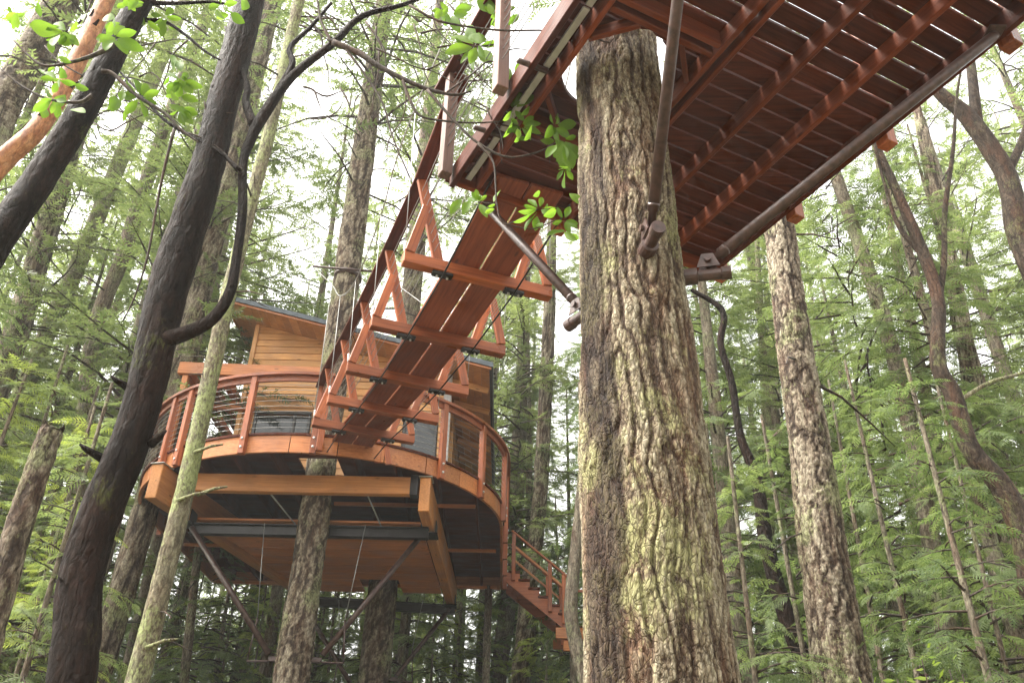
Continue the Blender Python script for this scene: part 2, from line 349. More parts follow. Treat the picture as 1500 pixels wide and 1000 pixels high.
# ================================================================== lookout platform round the big fir
dd = Vector((-.446, .895, 0)).normalized(); nn_ = Vector((dd.y, -dd.x, 0))
def D(t, n, h): p = dd*t+nn_*n; return Vector((p.x, p.y, h+CAMZ))
BT = Vector((.73, 4.30, 0)); BTt, BTn = BT.dot(dd), BT.dot(nn_)
M_GREYR = wood('flare_greyed_red_wood', (.16, .085, .065), (.30, .18, .145), .55)  # pale grey veil of lens flare put into the wood colour of the left posts
plat = empty('lookout_platform', D(3.4, 3.2, 4.8), 'dark red timber lookout platform wrapped round the thick lichen-covered fir, held by steel pipe braces', 'platform')
T0, T1, N0, N1 = 1.72, 5.03, 1.98, 4.58
JB, JT = 4.80, 4.955      # joist bottom, top
jm = (JB+JT)/2; jh = JT-JB-.004
for n in (2.14, 3.02, 3.11, 3.60, 4.085):
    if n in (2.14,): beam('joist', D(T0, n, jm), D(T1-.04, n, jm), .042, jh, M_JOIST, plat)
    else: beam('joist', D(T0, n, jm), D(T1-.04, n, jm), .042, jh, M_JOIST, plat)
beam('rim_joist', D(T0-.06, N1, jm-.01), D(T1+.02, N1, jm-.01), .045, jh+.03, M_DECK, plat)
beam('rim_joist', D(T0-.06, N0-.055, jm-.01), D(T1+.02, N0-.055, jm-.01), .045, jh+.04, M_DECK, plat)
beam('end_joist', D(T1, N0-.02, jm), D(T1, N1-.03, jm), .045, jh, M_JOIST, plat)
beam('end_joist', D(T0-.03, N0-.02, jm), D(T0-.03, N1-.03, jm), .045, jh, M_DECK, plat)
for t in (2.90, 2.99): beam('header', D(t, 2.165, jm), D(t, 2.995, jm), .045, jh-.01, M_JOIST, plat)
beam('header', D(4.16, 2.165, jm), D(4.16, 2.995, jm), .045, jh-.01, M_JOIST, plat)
for (ta, na, tb, nb2) in ((3.02, 2.42, 3.28, 2.17), (3.02, 2.76, 3.27, 2.99), (4.13, 2.42, 3.86, 2.17), (4.13, 2.75, 3.86, 2.99)):
    beam('diagonal_brace', D(ta, na, jm-.01), D(tb, nb2, jm-.01), .042, jh-.05, M_JOIST, plat)
for (ta, tb) in ((2.35, 3.05), (3.07, 3.62), (3.66, 4.32), (4.40, 4.95)):
    beam('metal_strip', D(ta, 2.03, JB+.03), D(tb, 2.03, JB+.03), .05, .02, M_GALV, plat, bev=.003)
for t, n in ((3.64, 2.03), (4.36, 2.03)):
    tube('bolt', [D(t, n+.02, JB+.01), D(t, n-.22, JB-.005)], .022, M_STEEL, plat, 10)
# deck boards, cut round the trunk
def prism(name, poly, z0, z1, mat, parent):
    n = len(poly)
    v = [(p[0], p[1], z0) for p in poly]+[(p[0], p[1], z1) for p in poly]
    f = [tuple(range(n))[::-1], tuple(range(n, 2*n))]+[(i, (i+1) % n, n+(i+1) % n, n+i) for i in range(n)]
    return meshobj(name, v, f, mat, parent)
pitch = .160; bw = .1428; RH = .405
t = 1.70
while t < T1+.06:
    ta, tb = t, t+bw
    if tb < BTt-RH or ta > BTt+RH:
        beam('deck_board', D((ta+tb)/2, N0-.06, JT+.019), D((ta+tb)/2, N1+.06, JT+.019), bw, .036, M_DECK, plat, bev=.004)
    else:
        ts = np.linspace(ta, tb, 6)
        cut = [math.sqrt(max(0, RH**2-(q-BTt)**2)) for q in ts]
        for s, ne in ((-1, N0-.06), (1, N1+.06)):
            poly = [D(q, BTn+s*c_, 0) for q, c_ in zip(ts, cut)]+[D(tb, ne, 0), D(ta, ne, 0)]
            if s < 0: poly = poly[::-1]
            prism('deck_board', [(p.x, p.y) for p in poly], JT+CAMZ+.001, JT+CAMZ+.037, M_DECK, plat)
    t += pitch
# posts, rails and cables of the platform
def post(name, t, n, h0, h1, s, mat=M_RAIL): return beam(name, D(t, n, h0), D(t, n, h1), s, s, mat, plat, up=dd)
for t in (4.97, 3.98, 2.99, 1.94): post('post', t, N1+.085, 4.73, 6.0, .11)
for t in (4.97, 3.95, 2.95, 1.94): post('post', t, N0-.15, 4.80, 5.97, .095, M_GREYR)
post('post', 5.10, 2.98, 4.74, 5.95, .11); post('post', 5.10, 3.75, 4.74, 5.95, .1)
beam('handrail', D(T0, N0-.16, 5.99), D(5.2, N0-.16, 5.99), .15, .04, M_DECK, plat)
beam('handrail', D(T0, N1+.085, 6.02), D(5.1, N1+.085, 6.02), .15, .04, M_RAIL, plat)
beam('handrail', D(5.1, 2.95, 5.97), D(5.1, N1+.04, 5.97), .14, .04, M_RAIL, plat)
for k in range(8):
    h = 5.09+k*.107
    tube('cable', [D(T0, N0-.16, h), D(4.97, N0-.16, h)], .004, M_CABLE, plat, 5)
    tube('cable', [D(T0, N1+.085, h), D(4.97, N1+.085, h)], .004, M_CABLE, plat, 5)
    tube('cable', [D(5.1, 2.98, h), D(5.1, N1+.05, h)], .004, M_CABLE, plat, 5)
# steel pipe knee braces on tree bolts
TABH = 3.07
def knee(dirxy, target, hb, rpipe, tip=.60):
    dr = Vector((dirxy[0], dirxy[1], 0)).normalized()
    c = Vector((BT.x, BT.y, hb+CAMZ))
    tb_ = tube('tree_bolt', [c+dr*.26, c+dr*.40, c+dr*.405, c+dr*(tip-.06), c+dr*(tip-.055), c+dr*tip], [.055, .052, .036, .036, .043, .043], M_STEEL, plat, 16, smooth=False)
    s0 = c+dr*(tip-.13)+Vector((0, 0, .085))
    side = Vector((-dr.y, dr.x, 0))
    for s in (-1, 1):
        q = s0+side*.035*s
        v = [q+dr*-.07+Vector((0, 0, -.05)), q+dr*.07+Vector((0, 0, -.05)), q+dr*.035+Vector((0, 0, .045)), q+dr*-.035+Vector((0, 0, .045))]
        off = side*.008*s
        vv = [tuple(p) for p in v]+[tuple(p+off) for p in v]
        meshobj('bracket_plate', vv, [(3, 2, 1, 0), (4, 5, 6, 7), (0, 1, 5, 4), (1, 2, 6, 5), (2, 3, 7, 6), (3, 0, 4, 7)], M_STEEL, tb_)
    tube('pivot_bolt', [s0-side*.065, s0-side*.05, s0-side*.05, s0+side*.05, s0+side*.05, s0+side*.065], [.022, .022, .014, .014, .022, .022], M_STEEL, tb_, 8, smooth=False)
    ax = (target-s0).normalized()
    p = tube('knee_brace', [s0-ax*.0, s0+ax*.10, s0+ax*.101, target-ax*.03, target], [.024, .024, rpipe, rpipe, rpipe*.8], M_STEEL, plat, 18)
    for k_ in (.9, .5): tube('rivet', [s0+ax*.13, s0+ax*.15], rpipe*1.06, M_STEEL, p, 14) if k_ == .9 else None
    # end plate under the joists
    beam('end_plate', target+Vector((-.055, 0, .028)), target+Vector((.055, 0, .028)), .11, .02, M_STEEL, p, bev=.004)
    return p
tr = D(1.93, 4.50, JB-.05); knee((tr.x-BT.x, tr.y-BT.y), tr, TABH, .036)
tf = at_h(1022, -250, JB-.05); knee((tf.x-BT.x+.06, tf.y-BT.y), tf, 3.07, .034, .56)
tl = at_h(716, 306, JB-.03); knee((tl.x-BT.x, tl.y-BT.y), tl, TABH, .034, .62)
# ================================================================== suspension bridge
db = Vector((-1.789, 4.634, 0)).normalized(); nb = Vector((db.y, -db.x, 0))
BC = [(-.332, 6.636, 4.773), (-.785, 7.80, 4.80), (-1.23, 8.955, 4.905), (-1.675, 10.11, 5.085), (-2.12, 11.27, 5.315)]
start = Vector((-.332, 6.636, 0))-db*1.28; endp = Vector((-2.12, 11.27, 0))+db*.98
bridge = empty('suspension_bridge', Vector((-1.2, 8.9, 6.4)), 'narrow red-brown plank suspension bridge with A-frame rails between platform and treehouse', 'bridge')
def BB(i, n, dh): c = BC[i]; return Vector((c[0]+nb.x*n, c[1]+nb.y*n, c[2]+dh+CAMZ))
line = [Vector((start.x, start.y, 4.90+CAMZ))]+[BB(i, 0, .082) for i in range(5)]+[Vector((endp.x, endp.y, 5.50+CAMZ))]
for i in range(6):
    a_, b_ = line[i], line[i+1]; gap = (b_-a_).normalized()*.006
    for s in (-1, 1): beam('plank', a_+nb*.158*s+gap, b_+nb*.158*s-gap, .298, .04, M_PLANK, bridge)
for i in range(5):
    beam('cross_beam', BB(i, -.75, 0), BB(i, .75, 0), .105, .12, M_RAIL, bridge)
    for s in (-1, 1):
        top = BB(i, .64*s, 1.0-.025*i); bot = BB(i, .41*s, .06)
        beam('rail_post', bot, top, .10, .045, M_RAIL, bridge, up=db)
        mid = bot.lerp(top, .62)+Vector((0, 0, 0))-db*.047
        beam('rail_brace', BB(i, .70*s, .06)-db*.047, mid+nb*.02*s, .095, .043, M_RAIL, bridge, up=db)
        cl = beam('cable_clamp', BB(i, .36*s-.10, -.078), BB(i, .36*s+.10, -.078), .075, .036, M_BLACK, bridge)
        for k in (-.05, .05): tube('bolt', [BB(i, .36*s+k, -.094), BB(i, .36*s+k, -.115)], .012, M_GALV, cl, 8)
# posts where the bridge lands on the treehouse deck
for s, n in ((-1, -.50), (1, .42), (1, .60)):
    e_ = Vector((endp.x, endp.y, 0))-db*(.12 if s > 0 else .2)+nb*n
    beam('rail_post', Vector((e_.x, e_.y, 5.24+CAMZ)), Vector((e_.x, e_.y, 6.2+CAMZ)) if n != .60 else Vector((e_.x-nb.x*.16, e_.y-nb.y*.16, 5.85+CAMZ)), .10, .05, M_RAIL, bridge, up=db)
for s in (-1, 1):
    topl = [Vector((start.x, start.y, 5.93+CAMZ))+nb*.66*s]+[BB(i, .64*s, 1.02-.025*i) for i in range(5)]+[Vector((endp.x, endp.y, 6.40+CAMZ))+nb*.60*s]
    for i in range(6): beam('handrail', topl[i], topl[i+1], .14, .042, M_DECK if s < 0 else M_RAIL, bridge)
    for k in range(8):
        f = .1+k*.105
        pl = [line[0].lerp(topl[0], f)+nb*.38*s*(1-f)]+[BB(i, .41*s, .06).lerp(BB(i, .64*s, 1.0-.025*i), f)+nb*.028*s for i in range(5)]+[line[6].lerp(topl[6], f)+nb*.38*s*(1-f)]
        tube('cable', pl, .0035, M_CABLE, bridge, 5)
    lo = [Vector((start.x, start.y, 4.78+CAMZ))+nb*.36*s]+[BB(i, .36*s, -.105) for i in range(5)]+[Vector((endp.x, endp.y, 5.30+CAMZ))+nb*.36*s]
    tube('deck_cable', lo, .009, M_BLACK, bridge, 6)
    mh = [6.75, 6.25, 6.15, 6.7, 7.7]
    br = Vector((-3.12+.57*s, 12.86, 9.37+CAMZ))
    main = spline([(*D(3.6, 2.57+.33*s, 9.2), .008)]+[(*(BB(i, .78*s, mh[i]-BC[i][2])), .008) for i in range(5)]+[(*br, .008)], 34)
    tube('suspension_cable', [Vector(p[:3]) for p in main], .008, M_CABLE, bridge, 6)
    for i in range(5):
        a_ = BB(i, .735*s, .05); b_ = BB(i, .78*s, mh[i]-BC[i][2])
        tube('hanger_cable', [a_, b_], .005, M_CABLE, bridge, 5)
        v = (b_-a_).normalized()
        tube('turnbuckle', [a_+v*.03, a_+v*.04, a_+v*.14, a_+v*.15], [.006, .014, .014, .006], M_GALV, bridge, 8)
# ================================================================== treehouse
S = 1.03
def TH(x, y, h): return Vector((x*S, y*S, h*S+CAMZ))
house = empty('treehouse', TH(-3.2, 15.5, 4.55), 'orange cedar treehouse with round deck, cable railing and sloping roof, on two firs', 'treehouse')
def group(name, loc, parent):      # an inner part whose pieces hang under it: a small real mesh is preferred, so parts are meshes
    o = bpy.data.objects.new(name, None); o.empty_display_size = .2
    return put(o, Matrix.Translation(loc), parent)
HF = 5.10; CX, CY, RR = -3.25, 14.72, 3.15; YB = 18.7
DT = 5.37   # fascia top
def rimpt(a, r=RR, h=HF):          # a: 0 = right, 90 = towards the camera, 180 = left
    a = math.radians(a); return TH(CX+r*math.cos(a), CY-r*math.sin(a), h)
deck = group('deck', TH(CX, CY, DT), house)
def arc_board(name, a0, a1, r0, r1, h0, h1, mat, parent, n=4):
    v = []; f = []
    aa = np.linspace(a0, a1, n+1)
    for a in aa:
        for r, h in ((r0, h0), (r1, h0), (r1, h1), (r0, h1)): v.append(tuple(rimpt(a, r, h)))
    for i in range(n):
        for k in range(4): f.append((i*4+k, i*4+(k+1) % 4, i*4+4+(k+1) % 4, i*4+4+k))
    f.append((3, 2, 1, 0)); f.append((n*4, n*4+1, n*4+2, n*4+3))
    f = [tuple(reversed(q)) for q in f]
    return meshobj(name, v, f, mat, parent)
fa = np.linspace(0, 180, 15)
for i in range(14): arc_board('fascia_board', fa[i]+.12, fa[i+1]-.12, RR-.045, RR, HF, DT, M_FASC, deck)
for x, s in ((CX+RR-.022, 1), (CX-RR+.022, -1)):
    for k in range(2):
        y0 = CY+.01+k*(YB-CY)/2; beam('fascia_board', TH(x, y0, (HF+DT)/2), TH(x, y0+(YB-CY)/2-.01, (HF+DT)/2), .045, (DT-HF)*S, M_FASC, deck)
beam('fascia_board', TH(CX-RR+.05, YB, (HF+DT)/2), TH(CX+RR-.05, YB, (HF+DT)/2), .045, (DT-HF)*S, M_FASC, deck)
# deck boards running across
y = CY-RR-.02
T1P = (-3.01, 12.75)
while y < YB:
    ya, yb2 = y, y+.138
    def hw(q): return RR+.03 if q > CY else math.sqrt(max(.01, (RR+.03)**2-(CY-q)**2))
    pts_l = [(CX-hw(q), q) for q in np.linspace(ya, yb2, 4)]; pts_r = [(CX+hw(q), q) for q in np.linspace(yb2, ya, 4)]
    segs = [None]
    if ya < T1P[1]+.33 and yb2 > T1P[1]-.33:
        segs = ['l', 'r']
    for sg in segs:
        pl_ = pts_l+pts_r
        if sg == 'l': pl_ = pts_l+[(T1P[0]-.31, yb2), (T1P[0]-.31, ya)]
        if sg == 'r': pl_ = [(T1P[0]+.31, ya), (T1P[0]+.31, yb2)]+pts_r
        prism('deck_board', [(p[0]*S, p[1]*S) for p in reversed(pl_)], (DT+.002)*S+CAMZ, (DT+.035)*S+CAMZ, M_DECK, deck)
    y += .1455
# joists and beams below
for x in np.arange(CX-2.7, CX+2.8, .60):
    yf = CY-math.sqrt(RR**2-(x-CX)**2)+.05
    if abs(x-T1P[0]) < .3: continue
    beam('joist', TH(x, yf, 5.24), TH(x, YB-.04, 5.24), .042, .25, M_DECK, deck)
for yy in (13.55, 15.9, 18.4): 
    beam('ledger', TH(CX+.35 if yy < 14 else CX-2.9, yy, 5.06), TH(CX+RR-.12 if yy > 14 else CX+2.7, yy, 5.06), .06, .06, M_FASC, deck)
undr = group('beam_frame', TH(CX, 14.5, 4.8), house)
lb = [(-5.32, 12.05), (-4.15, 17.3)]; rb = [(-1.29, 12.36), (-1.15, 18.35)]
for (p, q), w_ in ((lb, .19), (rb, .17)):
    beam('main_beam', TH(*p, 4.80), TH(*q, 4.80), w_, .56, M_BEAM, undr, bev=.012)
    u_ = (Vector(q)-Vector(p)).normalized()
    beam('beam_cap', TH(p[0]-u_.x*.03, p[1]-u_.y*.03, 5.083), TH(p[0]+u_.x*.26, p[1]+u_.y*.26, 5.083), w_+.05, .016, M_GALV, undr)
beam('cross_beam', TH(-5.09, 12.46, 4.94), TH(-1.40, 12.44, 4.94), .14, .29, M_BEAM, undr, bev=.01)
beam('beam_hanger', TH(-1.52, 12.435, 4.945), TH(-1.40, 12.435, 4.945), .17, .33, M_BLACK, undr)
def ibeam(name, a, b, w_, h_, parent):
    a, b = Vector(a), Vector(b)
    o = beam(name, a+Vector((0, 0, h_/2)), b+Vector((0, 0, h_/2)), w_, .02, M_BLACK, parent, bev=.002)
    beam('web', a, b, .016, h_-.02, M_BLACK, o, bev=.001); beam('flange', a-Vector((0, 0, h_/2)), b-Vector((0, 0, h_/2)), w_, .02, M_BLACK, o, bev=.002)
ibeam('steel_beam', TH(-5.0, 13.05, 4.41), TH(-1.25, 13.05, 4.41), .14, .16, undr)
ibeam('steel_beam', TH(-4.2, 17.25, 4.41), TH(-1.05, 17.75, 4.41), .14, .16, undr)
for (x, y) in ((-5.10, 13.04), (-1.275, 13.35), (-1.17, 17.75)):
    o = beam('steel_saddle', TH(x-.15, y, 4.475), TH(x+.15, y, 4.475), .32, .03, M_BLACK, undr)
    for s in (-1, 1): beam('side_plate', TH(x+s*.118, y-.15, 4.57), TH(x+s*.118, y+.15, 4.57), .012, .24, M_BLACK, o, bev=.002)
# soffit strips between the beams
sof = group('floor_soffit', TH(-3, 15, 4.6), undr.parent)
y = 13.14; 
def lx(q): return lb[0][0]+(q-lb[0][1])*(lb[1][0]-lb[0][0])/(lb[1][1]-lb[0][1])+.13
def rx(q): return rb[0][0]+(q-rb[0][1])*(rb[1][0]-rb[0][0])/(rb[1][1]-rb[0][1])-.13
T2P = (-2.46, 17.05)
while y < 17.1:
    ya, yb2 = y, min(y+.432, 17.25)
    pl_ = [(lx(ya), ya), (rx(ya), ya), (rx(yb2), yb2), (lx(yb2), yb2)]
    if yb2 < T2P[1]-.36:
        prism('soffit_board', [(p[0]*S, p[1]*S) for p in pl_], 4.60*S+CAMZ, 4.63*S+CAMZ, M_SOFF, sof)
    else:
        prism('soffit_board', [(p[0]*S, p[1]*S) for p in [(lx(ya), ya), (T2P[0]-.38, ya), (T2P[0]-.38, yb2), (lx(yb2), yb2)]], 4.60*S+CAMZ, 4.63*S+CAMZ, M_SOFF, sof)
        prism('soffit_board', [(p[0]*S, p[1]*S) for p in [(T2P[0]+.38, ya), (rx(ya), ya), (rx(yb2), yb2), (T2P[0]+.38, yb2)]], 4.60*S+CAMZ, 4.63*S+CAMZ, M_SOFF, sof)
    y += .462
# railing
rail = group('railing', TH(CX, CY, DT), house)
def ang(px, py): p = at_h(px, py, HF*S); return math.degrees(math.atan2(CY-p.y/S, p.x/S-CX))
GA0, GA1 = ang(478, 668), ang(575, 683)      # the gap for the bridge, left and right
pa = [172, ang(240, 690), ang(262, 680), ang(352, 660), ang(459, 668)] + [ang(640, 700), ang(703, 726), ang(733, 760)]
BOLT = None
def bolt_at(p, dr, parent):
    global BOLT
    if BOLT is None:
        v, f = tube_geo([Vector((0, 0, 0)), Vector((.012, 0, 0)), Vector((.018, 0, 0))], [.02, .02, .01], 8)
        me = bpy.data.meshes.new('bolt'); me.from_pydata([tuple(q) for q in v], [], f); me.materials.append(M_GALV); BOLT = me
    o = bpy.data.objects.new('bolt', BOLT); put(o, Matrix.Translation(p) @ frame_x(dr), parent)
RT = 6.40
for a in pa:
    c0 = rimpt(a, RR+.052, HF-.04); c1 = rimpt(a, RR+.052, RT-.05)
    dr = Vector((math.cos(math.radians(a)), -math.sin(math.radians(a)), 0))
    p = beam('post', c0, c1, .095, .095, M_RAIL, rail, up=dr)
    for h in (HF+.06, HF+.2): bolt_at(rimpt(a, RR+.052, h)+dr*.048, dr, p)
for y in (15.4, 16.4, 17.5, 18.55):
    for s in (-1, 1):
        x = CX+s*(RR+.052)
        if s < 0 and y > 17: continue
        p = beam('post', TH(x, y, HF-.04), TH(x, y, RT-.05), .095, .095, M_RAIL, rail, up=Vector((s, 0, 0)))
        for h in (HF+.06, HF+.2): bolt_at(TH(x, y, h)+Vector((s*.048, 0, 0)), Vector((s, 0, 0)), p)
arc_board('handrail', GA0+.5, 180, RR-.03, RR+.12, RT-.05, RT-.005, M_RAIL, rail, 26)
arc_board('handrail', 0, GA1-.5, RR-.03, RR+.12, RT-.05, RT-.005, M_RAIL, rail, 22)
arc_board('under_rail', GA0+.8, 180, RR+.02, RR+.06, RT-.14, RT-.052, M_RAIL, rail, 26)
arc_board('under_rail', 0, GA1-.8, RR+.02, RR+.06, RT-.14, RT-.052, M_RAIL, rail, 22)
for s in (-1, 1): beam('handrail', TH(CX+s*(RR+.045), CY+.01, RT-.027), TH(CX+s*(RR+.045), YB if s > 0 else 16.5, RT-.027), .155, .046, M_RAIL, rail)
for k in range(9):
    h = DT+.11+k*.09
    for a0, a1, n in ((GA0+.5, 180, 24), (0, GA1-.5, 20)):
        tube('cable', [rimpt(a, RR+.04, h) for a in np.linspace(a0, a1, n)], .0038, M_CABLE, rail, 5)
    tube('cable', [TH(CX+RR+.04, CY, h), TH(CX+RR+.04, YB, h)], .0038, M_CABLE, rail, 5)
# cabin
YW = 14.3; XL, XR = -5.05, -1.19; YBK = 18.5
def roofh(x): return 9.14-.268*(x+5.5)       # underside of the roof boards
cab = group('cabin', TH(-3.1, YW, DT), house)
wins = [(-4.72, -3.72, 6.42, 7.05), (-1.95, -1.37, 6.25, 7.02)]
h = DT+.04; row = .148
while h < 9.1:
    h1 = h+row-.006
    spans = [(XL, XR)]
    for (wa, wb, wl, wh) in wins:
        if wl-.05 < (h+h1)/2 < wh+.05:
            ns = []
            for (a_, b_) in spans:
                if wa > a_ and wb < b_: ns += [(a_, wa-.04), (wb+.04, b_)]
                else: ns.append((a_, b_))
            spans = ns
    for (a_, b_) in spans:
        def xlim(hh): return min(b_, (9.14-hh)/.268-5.5-.02)
        x0b, x1b, x1t = a_, xlim(h), xlim(h1)
        if x1b-a_ < .05: continue
        x1t = max(a_+.01, x1t)
        yb_, yt_ = YW-.022, YW-.008       # lapped: bottom edge proud
        v = [TH(a_, yb_, h), TH(x1b, yb_, h), TH(x1t, yt_, h1), TH(a_, yt_, h1), TH(a_, YW+.01, h), TH(x1b, YW+.01, h), TH(x1t, YW+.01, h1), TH(a_, YW+.01, h1)]
        meshobj('siding_board', [tuple(q) for q in v], [(0, 1, 2, 3), (7, 6, 5, 4), (4, 5, 1, 0), (1, 5, 6, 2), (2, 6, 7, 3), (3, 7, 4, 0)], M_SIDE, cab)
    h += row
# remaining walls: right flank with lapped boards, left and back as plain framed walls
h = DT+.04
while h < roofh(XR)-.02:
    h1 = min(h+row-.006, roofh(XR))
    for (a_, b_) in (((YW, 14.55), (15.55, YBK)) if h < 7.35 else ((YW, YBK),)):
        v = [TH(XR+.022, a_, h), TH(XR+.022, b_, h), TH(XR+.008, b_, h1), TH(XR+.008, a_, h1), TH(XR-.01, a_, h), TH(XR-.01, b_, h), TH(XR-.01, b_, h1), TH(XR-.01, a_, h1)]
        meshobj('siding_board', [tuple(q) for q in v], [(0, 1, 2, 3), (7, 6, 5, 4), (4, 5, 1, 0), (1, 5, 6, 2), (2, 6, 7, 3), (3, 7, 4, 0)], M_SIDE, cab)
    h += row
beam('wall', TH(XL, YW+.03, (DT+.04+9.0)/2), TH(XL, YBK, (DT+.04+9.0)/2), .05, (9.0-DT-.04)*S, M_SIDE, cab)
bw_ = [TH(XL, YBK, DT+.04), TH(XR, YBK, DT+.04), TH(XR, YBK, roofh(XR)), TH(XL, YBK, roofh(XL))]
bw2 = [p+Vector((0, .05, 0)) for p in bw_]
meshobj('wall', [tuple(q) for q in bw_+bw2], [(3, 2, 1, 0), (4, 5, 6, 7), (0, 1, 5, 4), (1, 2, 6, 5), (2, 3, 7, 6), (3, 0, 4, 7)], M_SIDE, cab)
beam('corner_trim', TH(XR+.0, YW-.035, DT+.04), TH(XR+.0, YW-.035, roofh(XR)-.02), .15, .03, M_GREYW, cab, up=Vector((0, 1, 0)))
beam('corner_trim', TH(XL+.03, YW-.035, DT+.04), TH(XL+.03, YW-.035, roofh(XL)-.03), .09, .03, M_SIDE, cab, up=Vector((0, 1, 0)))
def window(x0, x1, h0, h1, mull):
    o = beam('window', TH(x0-.03, YW-.02, h1+.02), TH(x1+.03, YW-.02, h1+.02), .07, .06, M_FRAME, cab)
    beam('sill', TH(x0-.05, YW-.03, h0-.02), TH(x1+.05, YW-.03, h0-.02), .10, .05, M_FRAME, o)
    for x in (x0, x1)+((mull,) if mull else ()): beam('frame', TH(x, YW-.02, h0+.005), TH(x, YW-.02, h1-.01), .05, .05, M_FRAME, o, up=Vector((0, 1, 0)))
    xs_ = [x0, mull, x1] if mull else [x0, x1]
    for i in range(len(xs_)-1):
        beam('pane', TH(xs_[i]+.02, YW+.0, (h0+h1)/2), TH(xs_[i+1]-.02, YW+.0, (h0+h1)/2), .008, (h1-h0)*S, M_GLASS, o, bev=0)
window(*wins[0], -4.0); window(*wins[1], None)
dr_ = beam('door', TH(XR-.02, 14.62, 6.38), TH(XR-.02, 15.48, 6.38), .03, 1.9*S, M_GLASS, cab, bev=.002)
for y in (14.58, 15.5): beam('door_frame', TH(XR+.01, y, DT+.05), TH(XR+.01, y, 7.35), .08, .09, M_SIDE, dr_, up=Vector((1, 0, 0)))
beam('door_frame', TH(XR+.01, 14.53, 7.38), TH(XR+.01, 15.55, 7.38), .08, .09, M_SIDE, dr_)
# roof: boards under, dark roofing above
roof = group('roof', TH(-3, 14, 8.5), house)
RX0, RX1, RY0, RY1 = -5.52, -.40, 13.68, 19.3
x = RX0
while x < RX1-.02:
    xa, xb = x, min(x+.150, RX1)
    v = []
    for dz in (0, .03):
        for (xx, yy) in ((xa, RY0+.03), (xb, RY0+.03), (xb, RY1), (xa, RY1)): v.append(tuple(TH(xx, yy, roofh(xx)+dz)))
    meshobj('soffit_board', v, [(3, 2, 1, 0), (4, 5, 6, 7), (0, 1, 5, 4), (1, 2, 6, 5), (2, 3, 7, 6), (3, 0, 4, 7)], M_SIDE if True else M_SOFF, roof)
    x += .155
v = []
for dz in (.034, .13):
    for (xx, yy) in ((RX0-.06, RY0-.04), (RX1+.06, RY0-.04), (RX1+.06, RY1+.05), (RX0-.06, RY1+.05)): v.append(tuple(TH(xx, yy, roofh(xx)+dz)))
meshobj('roofing', v, [(3, 2, 1, 0), (4, 5, 6, 7), (0, 1, 5, 4), (1, 2, 6, 5), (2, 3, 7, 6), (3, 0, 4, 7)], M_ROOFM, roof)
beam('edge_trim', TH(RX0-.03, RY0+.005, roofh(RX0-.03)+.01), TH(RX1+.03, RY0+.005, roofh(RX1+.03)+.01), .03, .055, M_FASC, roof)
beam('edge_trim', TH(RX1+.025, RY0+.01, roofh(RX1)-.0), TH(RX1+.025, RY1, roofh(RX1)-.0), .03, .08, M_FRAME, roof)
beam('edge_trim', TH(RX0-.02, RY0+.02, roofh(RX0)+.0), TH(RX0-.02, RY1, roofh(RX0)+.0), .03, .08, M_SIDE, roof)
for y in (14.45, 15.35, 16.25, 17.15, 18.05):
    beam('rafter', TH(XR+.03, y, roofh(XR+.03)-.07), TH(RX1-.03, y, roofh(RX1-.03)-.07), .075, .13, M_SIDE, roof)
# pergola beside the cabin
perg = group('pergola', TH(-5, 13.5, 7.4), house)
beam('header', TH(-5.98, 13.42, 7.50), TH(-3.25, 13.52, 7.50), .09, .24, M_FASC, perg)
for q in ((276, 556), (309, 572), (333, 570)):
    x = at_h(q[0], q[1], 7.36*S).x/S; beam('rafter', TH(x, 13.49, 7.455), TH(x, 16.9, 7.455), .13, .17, M_RAIL, perg)
beam('cross_rail', TH(-5.85, 14.20, 7.16), TH(-4.75, 14.22, 7.16), .08, .17, M_FASC, perg)
beam('post', TH(-5.84, 13.47, DT+.04), TH(-5.84, 13.47, 7.37), .10, .10, M_FASC, perg, up=Vector((0, 1, 0)))
beam('post', TH(-3.42, 13.52, 7.0), TH(-3.42, 13.52, 7.38), .09, .09, M_FASC, perg, up=Vector((0, 1, 0)))
beam('bracket', TH(-3.42, 13.57, 7.08), TH(-3.42, 14.29, 7.08), .09, .1, M_FASC, perg)
beam('post', TH(-5.84, 16.7, DT+.04), TH(-5.84, 16.7, 7.36), .10, .10, M_RAIL, perg, up=Vector((0, 1, 0)))
# steel knee braces on the two trunks
brc = group('bracing', TH(-3, 13, 3.0), house)
def steel_knee(top, foot, shelf_dir):
    tube('knee_brace', [top, foot], .045, M_STEEL, brc, 10)
    sd_ = Vector(shelf_dir).normalized()
    sh = beam('shelf', foot-sd_*.02+Vector((0, 0, -.10)), foot-sd_*.22+Vector((0, 0, -.10)), .12, .025, M_STEEL, brc)
    beam('gusset', foot+Vector((0, 0, -.06)), foot-sd_*.16+Vector((0, 0, -.06)), .02, .06, M_STEEL, sh)
    outer = foot+sd_*.32+Vector((0, 0, -.10))
    beam('yoke_bar', foot+Vector((0, 0, -.10)), outer, .06, .022, M_STEEL, sh)
    tube('yoke_rod', [outer, outer+Vector((0, 0, .62))-sd_*.05], .012, M_STEEL, sh, 8)
    tube('yoke_cable', [outer+Vector((0, 0, .62))-sd_*.05, Vector((outer.x+.1*sd_.x, outer.y+.1*sd_.y, 4.45*S+CAMZ))], .007, M_CABLE, sh, 5)
steel_knee(TH(-4.97, 13.0, 4.42), TH(-3.38, 12.78, 2.50), (-1, .1, 0))
steel_knee(TH(-1.40, 13.25, 4.42), TH(-2.62, 12.78, 2.50), (1, .1, 0))
steel_knee(TH(-4.1, 17.2, 4.40), TH(-2.90, 17.0, 2.85), (-1, 0, 0))
steel_knee(TH(-1.17, 17.75, 4.42), TH(-2.05, 17.05, 3.0), (1, .3, 0))
